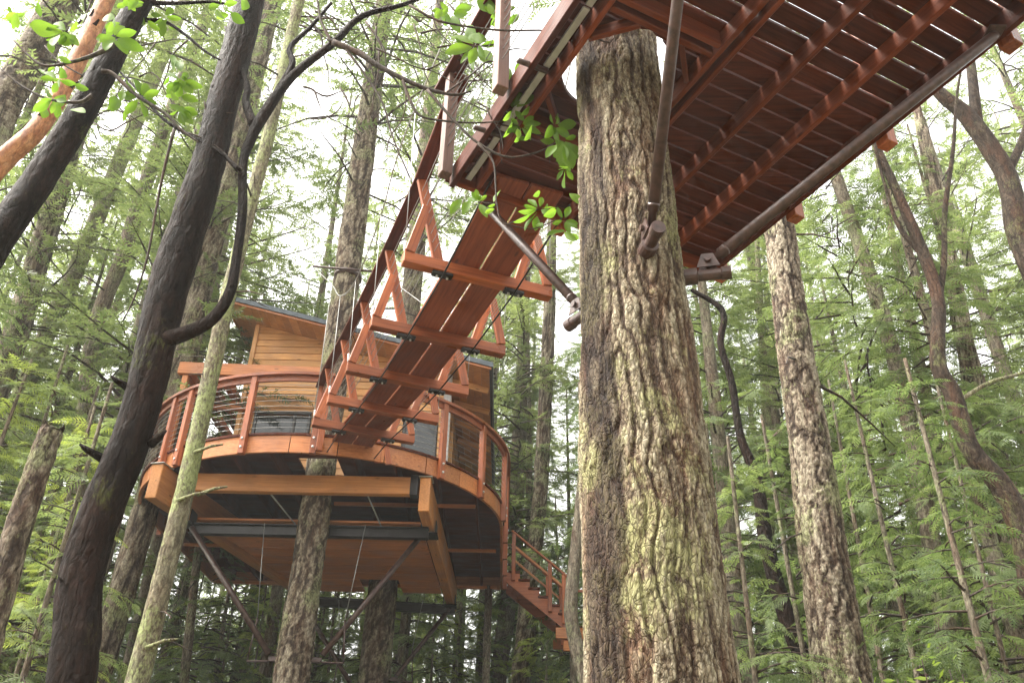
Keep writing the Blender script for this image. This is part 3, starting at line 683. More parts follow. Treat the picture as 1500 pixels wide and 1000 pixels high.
for (a_, b_) in ((TH(-3.9, 12.6, 5.05), TH(-3.35, 13.0, 4.5)), (TH(-2.3, 12.6, 5.05), TH(-2.0, 13.0, 4.5))): tube('stay_rod', [a_, b_], .012, M_GALV, brc, 8)
pole_top = at_h(716, 858, 5.1*S); 
tube('support_post', [Vector((pole_top.x, pole_top.y, -.05)), Vector((pole_top.x, pole_top.y, 5.1*S+CAMZ))], .085, M_FARBARK, house, 12)
# ================================================================== stair
stair = empty('staircase', TH(.7, 18.3, 4.0), 'short red cedar stair with railing going down from the treehouse deck to a small landing', 'staircase')
SY0, SY1 = 17.75, 18.6
nst = 6; sx0 = CX+RR+.12; 
for k in range(nst):
    x = sx0+.13+k*.205; hh = DT-.16-k*.168
    beam('tread', TH(x, SY0-.05, hh), TH(x, SY1+.05, hh), .25, .045, M_DECK, stair)
for y in (SY0, SY1):
    a_, b_ = (sx0-.04, DT-.20), (sx0+nst*.205+.05, DT-.20-nst*.168-.02)
    prof = [(a_[0], a_[1]-.17), (b_[0], b_[1]-.17), (b_[0], b_[1]+.06)]
    for k in reversed(range(nst)):
        x = sx0+.13+k*.205; hh = DT-.16-k*.168-.025
        prof += [(x+.115, hh), (x-.09, hh)]
    prof += [(a_[0], a_[1]+.03)]
    n_ = len(prof)
    v = [tuple(TH(p[0], y-.02, p[1])) for p in prof]+[tuple(TH(p[0], y+.02, p[1])) for p in prof]
    f = [tuple(range(n_)), tuple(range(n_, 2*n_))[::-1]]+[(i, n_+i, n_+(i+1) % n_, (i+1) % n_) for i in range(n_)]
    meshobj('stringer', v, f, M_RAIL, stair)
lx0 = sx0+nst*.205; lh = DT-.2-nst*.168-.10
def stp(k): return sx0+.05+k*.205, DT-.16-k*.168
sp_ = [stp(.3), stp(4.0), stp(5.4)]
for y in (SY0-.055, SY1+.055):
    for (x, hh) in sp_: beam('post', TH(x, y, hh-.14), TH(x, y, hh+.86), .08, .08, M_RAIL, stair, up=Vector((0, 1, 0)))
    p0, p1 = sp_[0], sp_[2]
    sl = (p1[1]-p0[1])/(p1[0]-p0[0])
    for dh, hgt, m in ((.88, .04, M_RAIL), (.60, .05, M_FASC)):
        beam('handrail', TH(p0[0]-.05, y+.0, p0[1]+dh-sl*.05), TH(p1[0]+.15, y, p1[1]+dh+sl*.15), .10 if dh > .8 else .03, hgt, m, stair)
for k in range(5): beam('landing_board', TH(lx0+.03+k*.15, SY0-.1, lh+.05), TH(lx0+.03+k*.15, SY1+.15, lh+.05), .14*S, .035, M_DECK, stair)
for y in (SY0-.06, SY1+.1): beam('landing_beam', TH(lx0-.25, y, lh-.08), TH(lx0+.78, y, lh-.08), .05, .22, M_FASC, stair)
beam('landing_beam', TH(lx0-.10, SY0-.02, lh-.32), TH(lx0+.70, SY0-.02, lh-.32), .09, .2, M_FASC, stair)
beam('post', TH(lx0-.10, SY0+.05, lh-.3), TH(lx0-.10, SY0+.05, lh+.03), .08, .08, M_RAIL, stair, up=Vector((0, 1, 0)))
for (x, y) in ((lx0+.72, SY0-.13), (lx0+.72, SY1+.16)): beam('post', TH(x, y, lh-.2), TH(x, y, lh+.95), .085, .085, M_RAIL, stair, up=Vector((0, 1, 0)))
beam('handrail', TH(lx0+.05, SY0-.13, lh+.75), TH(lx0+.72, SY0-.13, lh+.75), .04, .06, M_RAIL, stair)
for (x, y) in ((lx0+.1, SY0+.1), (lx0+.6, SY1)): tube('support_post', [TH(x, y, -1.6/S-.05), TH(x, y, lh-.1)], .07, M_FARBARK, stair, 10)
HAZE = .0011
# ================================================================== foliage building blocks
def spray_cedar():
    """flat fern-like frond, length 1 along +x in the xy plane: list of kites"""
    q = []
    def kite(a, b, w_):
        a, b = np.array(a, float), np.array(b, float); d = b-a; s = np.array([-d[1], d[0], 0]); s /= np.linalg.norm(s)+1e-9
        m = a+d*.45; q.append([a, m-s*w_+[0, 0, .01], b, m+s*w_+[0, 0, .01]])
    for i in range(7):
        x = .08+.12*i; L = .34*(1-.1*i)*(.8+.4*((i*37 % 10)/10)); z = -.10*(x**2)
        for s in (-1, 1):
            a = (x, 0, z); b = (x+L*.62, s*L*.80, z-.22*L)
            kite(a, b, .030)
    kite((0, 0, 0), (.55, 0, -.03), .018); kite((.5, 0, -.03), (1.05, 0, -.12), .03)
    return np.array(q)
def spray_fir():
    q = []
    def kite(a, b, w_):
        a, b = np.array(a, float), np.array(b, float); d = b-a; s = np.array([-d[1], d[0], 0]); s /= np.linalg.norm(s)+1e-9
        m = a+d*.5; q.append([a, m-s*w_, b, m+s*w_])
    for i in range(6):
        x = .06+.15*i; L = .26*(1-.09*i)
        for s in (-1, 1):
            kite((x, 0, 0), (x+L*.8, s*L*.75, -.03+.05*((i*7) % 3-1)), .034)
    kite((.1, 0, 0), (1.0, 0, -.02), .04)
    return np.array(q)
SPR = {'cedar': spray_cedar(), 'fir': spray_fir()}
def crown_geo(kind, z0, z1, rmax, nbr, seed, spray_len=.5, dens=7.5, droop=.35, top=True, skip=.0):
    """foliage + branch wood for a crown about the z axis; returns verts, quads, material index"""
    r_ = np.random.default_rng(seed)
    pos, ax, nrm, ln = [], [], [], []
    wv, wf = [], []
    for b in range(nbr):
        f = (b+r_.random())/nbr; z = z0+(z1-z0)*f
        prof = (1-f)**.75*.92+.08 if kind == 'fir' else (1-f)**.85*.95+.06
        prof *= min(1, .55+f*3.5)
        L = rmax*prof*(.62+.6*r_.random())
        if L < .25: L = .25
        phi = r_.random()*6.283; el = (.25 if kind == 'fir' else .10)+.35*f+r_.normal()*.12
        dirh = np.array([math.cos(phi), math.sin(phi), 0]); side = np.array([-dirh[1], dirh[0], 0])
        dr = droop*(1-.5*f)*(.7+.6*r_.random())
        def P(t): return np.array([0, 0, z])+dirh*L*t*math.cos(el*.7)+np.array([0, 0, 1])*(L*t*math.sin(el)-dr*L*t*t+(.12*dr*L*max(0, t-.7)))+side*L*.12*math.sin(t*3+phi)*t
        # wood
        n = 4; base = len(wv); rr0 = .008+.011*L
        for i in range(n+1):
            t = i/n; p = P(t); rr = rr0*(1-.85*t)
            for k in range(3):
                a = 2.094*k; wv.append(p+side*rr*math.cos(a)+np.array([0, 0, 1])*rr*math.sin(a))
        for i in range(n):
            for k in range(3): wf.append((base+i*3+k, base+i*3+(k+1) % 3, base+i*3+3+(k+1) % 3, base+i*3+3+k))
        if r_.random() < skip: continue
        m = int(max(4, L*dens))
        for j in range(m):
            t = .18+.82*(j+r_.random())/m
            p = P(t); tg = P(min(1, t+.05))-P(t-.05); tg /= np.linalg.norm(tg)
            s = 1 if j % 2 else -1
            ya = s*(.95-.35*t)+r_.normal()*.25
            if t > .93: ya *= .2
            d = tg*math.cos(ya)+side*math.sin(ya)
            d = d+np.array([0, 0, -.25 if kind == 'cedar' else -.08])+r_.normal(size=3)*.12; d /= np.linalg.norm(d)
            up = np.array([0, 0, 1.])+r_.normal(size=3)*.35
            pos.append(p); ax.append(d); nrm.append(up); ln.append(spray_len*(.6+.7*r_.random())*(1.1-.35*t))
            # secondary spray out at the tip of this one
            if kind == 'cedar' and r_.random() < .5 or kind == 'fir' and r_.random() < .6:
                p2 = p+d*ln[-1]*(.4+.4*r_.random()); d2 = d+side*r_.normal()*.6+np.array([0, 0, -.25]); d2 /= np.linalg.norm(d2)
                pos.append(p2); ax.append(d2); nrm.append(np.array([0, 0, 1.])+r_.normal(size=3)*.4); ln.append(ln[-1]*.8)
    pos, ax, nrm, ln = map(np.array, (pos, ax, nrm, ln))
    yv = np.cross(nrm, ax); yv /= np.linalg.norm(yv, axis=1)[:, None]; zv = np.cross(ax, yv)
    T = SPR[kind]; nk = len(T); T = T.reshape(-1, 3)
    vv = pos[:, None, :]+ln[:, None, None]*(T[None, :, 0:1]*ax[:, None, :]+T[None, :, 1:2]*yv[:, None, :]+T[None, :, 2:3]*zv[:, None, :])
    vv = vv.reshape(-1, 3); nq = len(pos)*nk
    fq = np.arange(nq*4).reshape(-1, 4)
    wv = np.array(wv); wf = np.array(wf)+len(vv)
    V_ = np.vstack([vv, wv]); F_ = np.vstack([fq, wf]); mi = np.concatenate([np.zeros(len(fq), int), np.ones(len(wf), int)])
    return V_, F_, mi
def crown_mesh(name, *a, leaf=None, **k):
    V_, F_, mi = crown_geo(*a, **k)
    o = meshobj('crown', V_, F_, [leaf, M_TWIG], None, origin=Vector((0, 0, 0)), matidx=mi)
    me = o.data; bpy.data.objects.remove(o); me.name = name; return me
CROWN = {'fir': [crown_mesh('fir_crown', 'fir', 7.5, 24, 2.9, 95, 100+i, leaf=M_FIRLEAF, spray_len=.55, dens=7.5, droop=.30, skip=.06) for i in range(4)],
         'cedar': [crown_mesh('cedar_crown', 'cedar', 2.0, 17, 2.6, 105, 200+i, leaf=M_CEDLEAF, spray_len=.52, dens=7.5, droop=.50, skip=.05) for i in range(4)],
         'sapling': [crown_mesh('sapling_crown', 'cedar', 1.0, 7.5, 1.7, 60, 300+i, leaf=M_CEDLEAF, spray_len=.38, dens=9, droop=.55) for i in range(3)],
         'bush': [crown_mesh('bush_crown', 'cedar', .6, 7.0, 1.9, 70, 500+i, leaf=M_BUSH, spray_len=.36, dens=9, droop=.45) for i in range(2)],
         'top': [crown_mesh('high_crown', 'fir', 13, 30, 3.4, 85, 400+i, leaf=M_FIRLEAF, spray_len=.6, dens=6, droop=.25, skip=.05) for i in range(2)]}
def add_crown(tree, kind, i, scale=1., rot=0., zoff=0., base=None):
    o = bpy.data.objects.new('crown', CROWN[kind][i % len(CROWN[kind])])
    b = Vector(base) if base is not None else WM[tree.name].translation
    sc3 = scale if isinstance(scale, tuple) else (scale, scale, scale)
    return put(o, Matrix.Translation(b+Vector((0, 0, zoff))) @ Matrix.Rotation(rot, 4, 'Z') @ Matrix.Diagonal((*sc3, 1)), tree)
def px_line(pts, Y):
    """pixel polyline -> (x,y,z,r) list. pts: (px,py,width_px[,dY])"""
    out = []
    for q in pts:
        YY = Y+(q[3] if len(q) > 3 else 0)
        p = at_y(q[0], q[1], YY); out.append((p.x, p.y, p.z, px_size(q[0], q[1], YY, q[2])/2))
    return out
def to_ground(P, flare=1.25, drift=1.0):
    (x0, y0, z0, r0), (x1, y1, z1, r1) = P[0], P[1]
    k = drift*z0/max(.5, (z1-z0))
    k = min(k, z0/max(.5, (z1-z0)))
    gx, gy = x0+(x0-x1)*k*.8, y0+(y0-y1)*k*.8
    return [(gx, gy, -.1, r0*flare*1.15), ((gx+x0)/2, (gy+y0)/2, z0*.5, r0*1.05)]+P
def to_top(P, ztop, r=.03):
    (x0, y0, z0, r0), (x1, y1, z1, r1) = P[-2], P[-1]
    if z1 >= ztop: return P
    k = (ztop-z1)/max(.5, z1-z0)
    return P+[(x1+(x1-x0)*k*.45*.8, y1+(y1-y0)*k*.45, z1+(ztop-z1)*.5, r1*.62), (x1+(x1-x0)*k*.8, y1+(y1-y0)*k, ztop, r)]
def dead_twigs(tree, S_, n, zlo, zhi, seed, lmax=1.6, name='dead_branch'):
    r_ = np.random.default_rng(seed)
    idx = [i for i in range(len(S_)) if zlo < S_[i, 2] < zhi]
    if not idx: return
    for k in range(n):
        s = S_[idx[int(r_.random()*len(idx))]]
        phi = r_.random()*6.283; L = lmax*(.25+.75*r_.random()**1.5); el = r_.normal()*.25-.05
        d = Vector((math.cos(phi), math.sin(phi), el)); a = Vector(s[:3])+Vector((d.x, d.y, 0))*s[3]*.7
        side = Vector((-d.y, d.x, 0))*r_.normal()*.18
        r0 = .008+.009*L*(.6+.8*r_.random())
        pts = [a, a+d*L*.4+side*L*.4+Vector((0, 0, .03*L)), a+d*L*.75+side*L*.5+Vector((0, 0, -.06*L)), a+d*L+side*L*.9+Vector((0, 0, -.2*L*r_.random()))]
        tube(name, pts, [r0, r0*.75, r0*.5, r0*.2], M_TWIG, tree, 5)
def tree(name, label, P, mat, seg=28, step=.07, fis=.012, fscale=13, cat='tree', group=None, lump=.05, seed=0, wet=False, zs=.16):
    t = empty(name, Vector((P[0][0], P[0][1], 0)), label, cat, group)
    o, S_ = trunk_mesh('trunk', P, mat, t, seg, step, fis=fis, fscale=fscale, seed=seed, lump=lump, wet=wet, zs=zs)
    return t, S_
# ================================================================== the big fir in front
zb = CAMZ
big = [(.76, 4.30, -.1, .56), (.755, 4.30, .5, .45), (.745, 4.30, 1.6, .385), (.74, 4.30, 2.6, .362), (.735, 4.30, 3.6, .345), (.73, 4.30, 4.8, .322), (.73, 4.30, 6.4, .30), (.73, 4.30, 8.0, .285)]
bt, bS = tree('fir_tree', 'very thick lichen-covered fir trunk with a dark wet streak, passing through the platform', big, M_BIGBARK, 300, .0125, fis=.0165, fscale=12.5, lump=.05, seed=1, wet=(math.radians(212), .34), zs=.09)
up_ = [(.73, 4.30, 7.9, .285), (.74, 4.32, 14, .22), (.75, 4.35, 24, .10), (.75, 4.35, 31, .02)]
trunk_mesh('upper_trunk', up_, M_FIR, bt, 24, .3, fis=.01, seed=2)
add_crown(bt, 'top', 0, 1., .7)
# ================================================================== trunks under and through the treehouse
P = [(T1P[0]*S-.02, T1P[1]*S, -.1, .36), (T1P[0]*S, T1P[1]*S, 1.0, .30), (T1P[0]*S, T1P[1]*S, 3.2, .268), (T1P[0]*S, T1P[1]*S, 6, .25), (T1P[0]*S-.02, T1P[1]*S, 9, .245), (T1P[0]*S-.06, T1P[1]*S, 13, .24), (T1P[0]*S-.1, T1P[1]*S, 18, .2), (T1P[0]*S-.1, T1P[1]*S, 30, .04)]
t1, S1 = tree('fir_tree', 'straight fir trunk rising through the front of the round deck beside the bridge end', P, M_FIR, 44, .06, fis=.016, fscale=10, seed=5)
add_crown(t1, 'top', 1, 1., 2.0, 1.0)
dead_twigs(t1, S1, 22, 10, 19, 5, 1.9)
a0 = Vector((T1P[0]*S-.02, T1P[1]*S, 10.98))
col1 = tube('cable_collar', [a0+Vector((0, 0, -.05)), a0+Vector((0, 0, .05))], .262, M_STEEL, t1, 20)
tube('anchor_rod', [a0+Vector((-.62, -.26, .05)), a0+Vector((.62, -.26, -.05))], .022, M_STEEL, t1, 8)
P = [(T2P[0]*S, T2P[1]*S, -.1, .42), (T2P[0]*S, T2P[1]*S, 1.2, .36), (T2P[0]*S, T2P[1]*S, 4, .315), (T2P[0]*S, T2P[1]*S, 8, .29), (T2P[0]*S, T2P[1]*S, 14, .25), (T2P[0]*S, T2P[1]*S, 20, .19), (T2P[0]*S, T2P[1]*S, 31, .04)]
t2, S2 = tree('fir_tree', 'fir trunk under the back edge of the treehouse floor, braced with steel', P, M_FIR, 36, .09, fis=.016, fscale=10, seed=6)
add_crown(t2, 'top', 0, 1., 4.0, 1.5)
dead_twigs(t2, S2, 14, 11, 22, 6, 1.8)
# ================================================================== trees on the left
P = to_ground(px_line([(104, 995, 68), (118, 850, 62), (152, 740, 58), (203, 608, 57), (254, 400, 55), (302, 250, 51), (328, 150, 46), (369, -5, 41)], 4.8))
P = to_top(P, 8.6, .09)
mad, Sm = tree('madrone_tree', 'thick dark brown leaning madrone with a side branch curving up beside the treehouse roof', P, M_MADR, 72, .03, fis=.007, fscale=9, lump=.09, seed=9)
def px_tube(name, pts, Y, mat, parent, seg=10, n=26):
    Q = spline(px_line(pts, Y), n)
    return tube(name, [Vector(q[:3]) for q in Q], [max(.002, q[3]) for q in Q], mat, parent, seg)
b1 = px_tube('branch', [(232, 500, 26), (272, 488, 22), (310, 468, 18), (336, 430, 16), (346, 380, 14), (355, 310, 14), (356, 240, 13), (367, 205, 15), (384, 172, 17), (428, 112, 13), (490, 62, 11), (530, 24, 9), (600, 4, 6), (700, -40, 3)], 4.75, M_MADR, mad, 14, 60)
px_tube('branch', [(372, 185, 14), (360, 150, 12), (362, 128, 10), (350, 90, 6), (330, 40, 4)], 4.75, M_MADR, mad)
px_tube('branch', [(350, 250, 8), (325, 225, 6), (290, 205, 6), (240, 175, 5), (200, 130, 4), (165, 95, 3)], 4.7, M_MADR, mad)
px_tube('branch', [(405, 138, 12), (428, 95, 10), (425, 70, 8), (455, 40, 6), (485, 5, 5)], 4.75, M_MADR, mad)
tw = {}
def twig(key, pts, Y, parent=mad): tw[key] = px_tube('branch', pts, Y, M_TWIG, parent, 6, 24)
twig('a', [(488, 62, 10), (525, 78, 9), (558, 99, 8), (616, 127, 7), (664, 139, 5), (690, 134, 3)], 4.6)
twig('b', [(590, 118, 5), (600, 145, 4.5), (616, 170, 4), (657, 178, 3.5), (698, 180, 3), (735, 178, 2)], 4.6)
twig('c', [(626, 132, 5), (650, 160, 4.5), (670, 182, 4), (698, 208, 4), (742, 230, 3.5), (790, 222, 2.5), (820, 205, 2)], 4.5)
twig('d', [(700, 210, 3.5), (722, 236, 3), (726, 270, 3), (728, 300, 2.6), (740, 328, 2.3), (790, 306, 2)], 4.45)
twig('e', [(640, 70, 3), (670, 66, 3), (705, 68, 2.6), (740, 62, 2)], 4.6)
twig('f', [(600, 8, 4), (640, 30, 4), (690, 40, 3.5), (740, 45, 3.5), (800, 45, 3), (860, 52, 3), (895, 62, 2.5), (905, 30, 2.5), (930, -5, 2)], 4.0)
twig('g', [(505, 70, 4), (535, 110, 3.5), (560, 150, 3), (575, 200, 2.5), (600, 260, 2)], 4.6)
twig('h', [(655, 135, 3), (690, 110, 2.6), (720, 90, 2.4), (752, 120, 2)], 4.5)
twig('i', [(728, 300, 2.6), (715, 298, 2.4), (700, 296, 2)], 4.45)
twig('j', [(740, 328, 2.4), (780, 335, 2), (815, 322, 1.8)], 4.45)
twig('k', [(255, 190, 5), (240, 250, 4.5), (230, 300, 4), (215, 380, 3.5), (195, 440, 2.5), (180, 470, 2)], 4.9)
twig('l', [(485, 62, 5), (470, 30, 4), (465, 0, 3)], 4.7)
tr_ = np.random.default_rng(31)
for k in range(34):
    x, y = 430+300*tr_.random(), -10+190*tr_.random(); a_ = tr_.normal()*.7+.5; L = 40+90*tr_.random(); pl = []
    for i in range(5):
        pl.append((x, y, max(1.2, (3.4-.55*i)*(.6+.6*tr_.random())))); x += L/4*math.cos(a_); y += L/4*math.sin(a_); a_ += tr_.normal()*.45
    px_tube('branch', pl, 4.6+.5*tr_.random(), M_TWIG, mad, 5, 12)
for k in range(12):
    x, y = 20+280*tr_.random(), 10+190*tr_.random(); a_ = tr_.normal()*.8+.4; L = 50+80*tr_.random(); pl = []
    for i in range(5):
        pl.append((x, y, max(1.2, (3.2-.5*i)*(.6+.6*tr_.random())))); x += L/4*math.cos(a_); y += L/4*math.sin(a_); a_ += tr_.normal()*.45
    px_tube('branch', pl, 4.5+.4*tr_.random(), M_TWIG, mad, 5, 12)
# leaves
def leaf_mesh(wd, curl, bend):
    v, f = [], []; n = 8
    for i in range(n+1):
        t = i/n; w_ = wd*math.sin(math.pi*min(1, t**1.15))**.78 if 0 < t < 1 else .004
        z = -curl*t*t
        for k, s in enumerate((-1, -.5, 0, .5, 1)): v.append((t, w_*s+bend*t*t, z+.28*abs(s)*w_+.012*math.sin(9*t+3*s)))
    for i in range(n):
        for k in range(4): a_ = i*5+k; f.append((a_, a_+1, a_+6, a_+5))
    me = bpy.data.meshes.new('madrone_leaf'); me.from_pydata(v, [], f); me.materials.append(M_MADLEAF)
    me.polygons.foreach_set('use_smooth', [True]*len(me.polygons)); return me
LEAFS = [leaf_mesh(.225, .08, .03), leaf_mesh(.20, .14, -.05), leaf_mesh(.24, .03, .04), leaf_mesh(.21, .20, .0)]
lr = np.random.default_rng(21)
camp = Vector((0, 0, CAMZ))
def leaf(base_px, tip_px, Y, parent, foresh=.25):
    a_ = at_y(*base_px, Y); b_ = at_y(*tip_px, Y+lr.normal()*foresh*.12)
    x = b_-a_; L = x.length; x.normalize()
    view = (camp-a_).normalized()
    up = view+Vector(lr.normal(size=3))*.45
    y = up.cross(x).normalized(); z = x.cross(y)
    m = Matrix((x, y, z)).transposed().to_4x4()
    o = bpy.data.objects.new('leaf', LEAFS[int(lr.integers(0, 4))])
    put(o, Matrix.Translation(a_) @ m @ Matrix.Diagonal((L, L*(.85+.3*lr.random()), L, 1)), parent)
def whorl(c, tips, Y, parent):
    for tx, ty in tips: leaf((c[0]+(tx-c[0])*.12, c[1]+(ty-c[1])*.12), (c[0]+(tx-c[0])*.82, c[1]+(ty-c[1])*.82), Y, parent)
    for k in range(5):
        a2 = lr.random()*6.28; R2 = 12+13*lr.random(); ox, oy = c[0]+lr.normal()*14, c[1]+lr.normal()*14
        leaf((ox, oy), (ox+R2*math.cos(a2), oy+R2*math.sin(a2)), Y+.15*lr.normal(), parent)
whorl((700, 68), [(650, 45), (640, 78), (668, 95), (690, 112), (722, 100), (735, 62), (712, 40), (680, 28)], 4.6, tw['e'])
whorl((735, 20), [(700, 12), (716, 40), (748, 45), (760, 8), (690, -5)], 4.5, tw['e'])
whorl((660, 20), [(640, 0), (648, 42), (672, 48), (690, 22), (700, 4)], 4.5, tw['e'])
whorl((752, 122), [(735, 92), (775, 100), (792, 128), (782, 150), (748, 160), (722, 130), (765, 85)], 4.5, tw['h'])
whorl((752, 160), [(790, 135), (745, 212), (770, 178), (735, 180), (765, 130)], 4.5, tw['h'])
whorl((762, 184), [(745, 172), (788, 166), (800, 180), (783, 208), (760, 214), (735, 198), (800, 196)], 4.5, tw['b'])
whorl((812, 184), [(802, 164), (824, 164), (852, 182), (838, 206), (818, 212)], 4.45, tw['c'])
whorl((825, 205), [(850, 198), (858, 240), (840, 256), (822, 248), (812, 225), (845, 225)], 4.4, tw['c'])
whorl((828, 245), [(826, 283), (842, 268), (812, 268), (815, 250)], 4.4, tw['c'])
whorl((790, 306), [(768, 286), (796, 282), (822, 300), (760, 302), (752, 316), (745, 330), (762, 345), (812, 318)], 4.4, tw['d'])
whorl((826, 322), [(838, 298), (812, 300), (850, 330), (838, 345), (806, 330)], 4.4, tw['j'])
whorl((700, 296), [(690, 277), (697, 272), (716, 284), (716, 318), (682, 288), (706, 284)], 4.45, tw['i'])
# second dark madrone, peeling one behind it
P = [(-5.6, 4.4, -.1, .2), (-5.0, 4.4, 1.4, .17), (-4.1, 4.45, 2.6, .15)]+px_line([(-60, 430, 50), (0, 345, 46), (60, 258, 43), (118, 168, 40), (172, 65, 38), (212, -10, 36)], 4.5)
P = to_top(P, 7.6, .08)
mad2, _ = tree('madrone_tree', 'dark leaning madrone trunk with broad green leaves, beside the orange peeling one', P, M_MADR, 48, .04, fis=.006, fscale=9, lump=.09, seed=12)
t_a = px_tube('branch', [(178, 60, 10), (140, 80, 7), (100, 92, 5), (60, 95, 4), (20, 60, 3)], 4.3, M_TWIG, mad2, 6)
t_b = px_tube('branch', [(150, 105, 9), (165, 108, 6), (200, 140, 6), (240, 165, 5), (265, 190, 4), (290, 208, 3)], 4.4, M_TWIG, mad2, 6)
t_c = px_tube('branch', [(200, 30, 8), (240, 32, 6), (270, 50, 5), (300, 75, 4), (322, 88, 3)], 4.6, M_MADR, mad2, 6)
px_tube('branch', [(215, 5, 8), (260, 5, 6), (310, 3, 5), (340, 8, 4)], 4.5, M_MADR, mad2, 6)
px_tube('branch', [(135, 140, 7), (115, 150, 5), (70, 145, 4), (30, 125, 3), (0, 100, 2)], 4.3, M_TWIG, mad2, 6)
whorl((100, 48), [(25, 38), (60, 65), (70, 25), (118, 72), (120, 30), (85, 70)], 3.9, t_a)
whorl((165, 55), [(130, 55), (205, 42), (215, 75), (185, 30), (150, 78), (190, 85)], 3.9, t_a)
whorl((85, 118), [(62, 100), (115, 125), (75, 140), (52, 112), (100, 95)], 4.1, t_a)
whorl((205, 143), [(170, 112), (168, 140), (178, 172), (200, 108), (215, 175), (240, 132), (235, 155), (222, 116)], 4.4, t_b)
whorl((265, 118), [(232, 102), (250, 125), (278, 105), (300, 128), (285, 142), (258, 148), (240, 140)], 4.4, t_b)
whorl((262, 160), [(285, 185), (248, 172), (292, 160), (270, 188), (295, 170)], 4.4, t_b)
whorl((240, 25), [(215, 20), (235, 60), (270, 28), (258, 8), (225, 40)], 4.5, t_c)
whorl((80, 145), [(55, 148), (40, 165), (100, 150), (75, 170), (60, 130)], 4.1, t_a)
whorl((20, 25), [(-5, 30), (8, 5), (40, 20), (30, 45)], 3.9, t_a)
whorl((325, 8), [(300, 12), (340, 22), (350, 2), (318, -12)], 4.4, t_c)
whorl((190, 5), [(165, 12), (200, 20), (215, 2), (180, -8)], 4.2, t_c)
P = [(-7.6, 6.0, -.1, .17), (-6.8, 6.0, 1.8, .14)]+px_line([(-70, 315, 32), (0, 240, 30), (60, 182, 28), (105, 105, 26), (158, -5, 24)], 6.0)
P = to_top(P, 10.5, .05)
peel, Sp = tree('madrone_tree', 'bright orange madrone trunk with peeling bark flakes', P, M_PEEL, 26, .06, fis=.005, fscale=6, lump=.08, seed=14)
pr = np.random.default_rng(5)
for k in range(16):      # curled flakes of loose bark
    s = Sp[int(len(Sp)*(.42+.4*pr.random()))]; ph = -1.57+pr.normal()*.9
    c_ = Vector(s[:3])+Vector((math.cos(ph), math.sin(ph), 0))*s[3]*1.02
    o1 = Vector((math.cos(ph), math.sin(ph), 0)); sd2 = Vector((-o1.y, o1.x, 0)); zz = Vector((.3, 0, .95))
    L = .05+.08*pr.random(); wv_ = []
    for i in range(4):
        for s2 in (-1, 1): wv_.append(tuple(c_+zz*L*(i/3-.5)+o1*(.03*(i/3)**2+.004)+sd2*s2*.022*(1-.2*i)))
    meshobj('bark_flake', wv_, [(0, 1, 3, 2), (2, 3, 5, 4), (4, 5, 7, 6)], M_PEEL if k % 2 else M_MADR, peel)
# mossy slender tree in front of the deck
P = to_top(to_ground(px_line([(203, 990, 34), (236, 860, 31), (266, 740, 28), (300, 590, 25), (328, 460, 23), (352, 360, 21), (400, 170, 18), (436, 10, 16)], 8.2)), 16, .03)
mos, So = tree('alder_tree', 'slender mossy green-grey trunk standing in front of the left side of the deck', P, M_MOSSY, 26, .06, fis=.006, fscale=12, seed=16, lump=.08)
dead_twigs(mos, So, 12, 3, 9, 9, .45, 'branch_stub'); dead_twigs(mos, So, 12, 8, 15, 19, 1.5)
for (x, y, sx) in ((130, 660, -1), (100, 855, -1), (232, 640, 1), (175, 560, -1)):
    a_ = at_y(x, y, 4.72); tube('branch_stub', [a_+Vector((-.06*sx, .06, -.02)), a_+Vector((.02*sx, -.01, .01)), a_+Vector((.05*sx, -.03, .03))], [.03, .018, .007], M_MADR, mad, 8)
for k, (x, y) in enumerate(((292, 660), (268, 730), (222, 945), (297, 722))):
    a_ = at_y(x, y, 8.1); tube('branch_stub', [a_-Vector((.05, 0, .02)), a_+Vector((.12, -.03, .04)), a_+Vector((.25, -.06, .05))], [.02, .016, .009], M_MOSSY, mos, 6)
# broken snag
P = to_ground(px_line([(-8, 900, 42), (20, 800, 39), (45, 720, 36), (72, 640, 33), (75, 632, 29)], 7.0))
sn, _ = tree('dead_snag', 'broken-off grey-brown dead trunk with a snapped top, left of the dark leaning madrone', P, M_FIR, 30, .06, fis=.012, fscale=10, seed=18, cat='dead tree')
p0 = Vector(P[-1][:3])
meshobj('broken_top', [tuple(p0+Vector((.10*math.cos(a_), .10*math.sin(a_), .0+(.05*math.sin(3*a_+1)+.03)))) for a_ in np.linspace(0, 6.28, 12, endpoint=False)]+[tuple(p0+Vector((0, 0, -.03)))], [(i, (i+1) % 12, 12) for i in range(12)], M_FIR, sn)
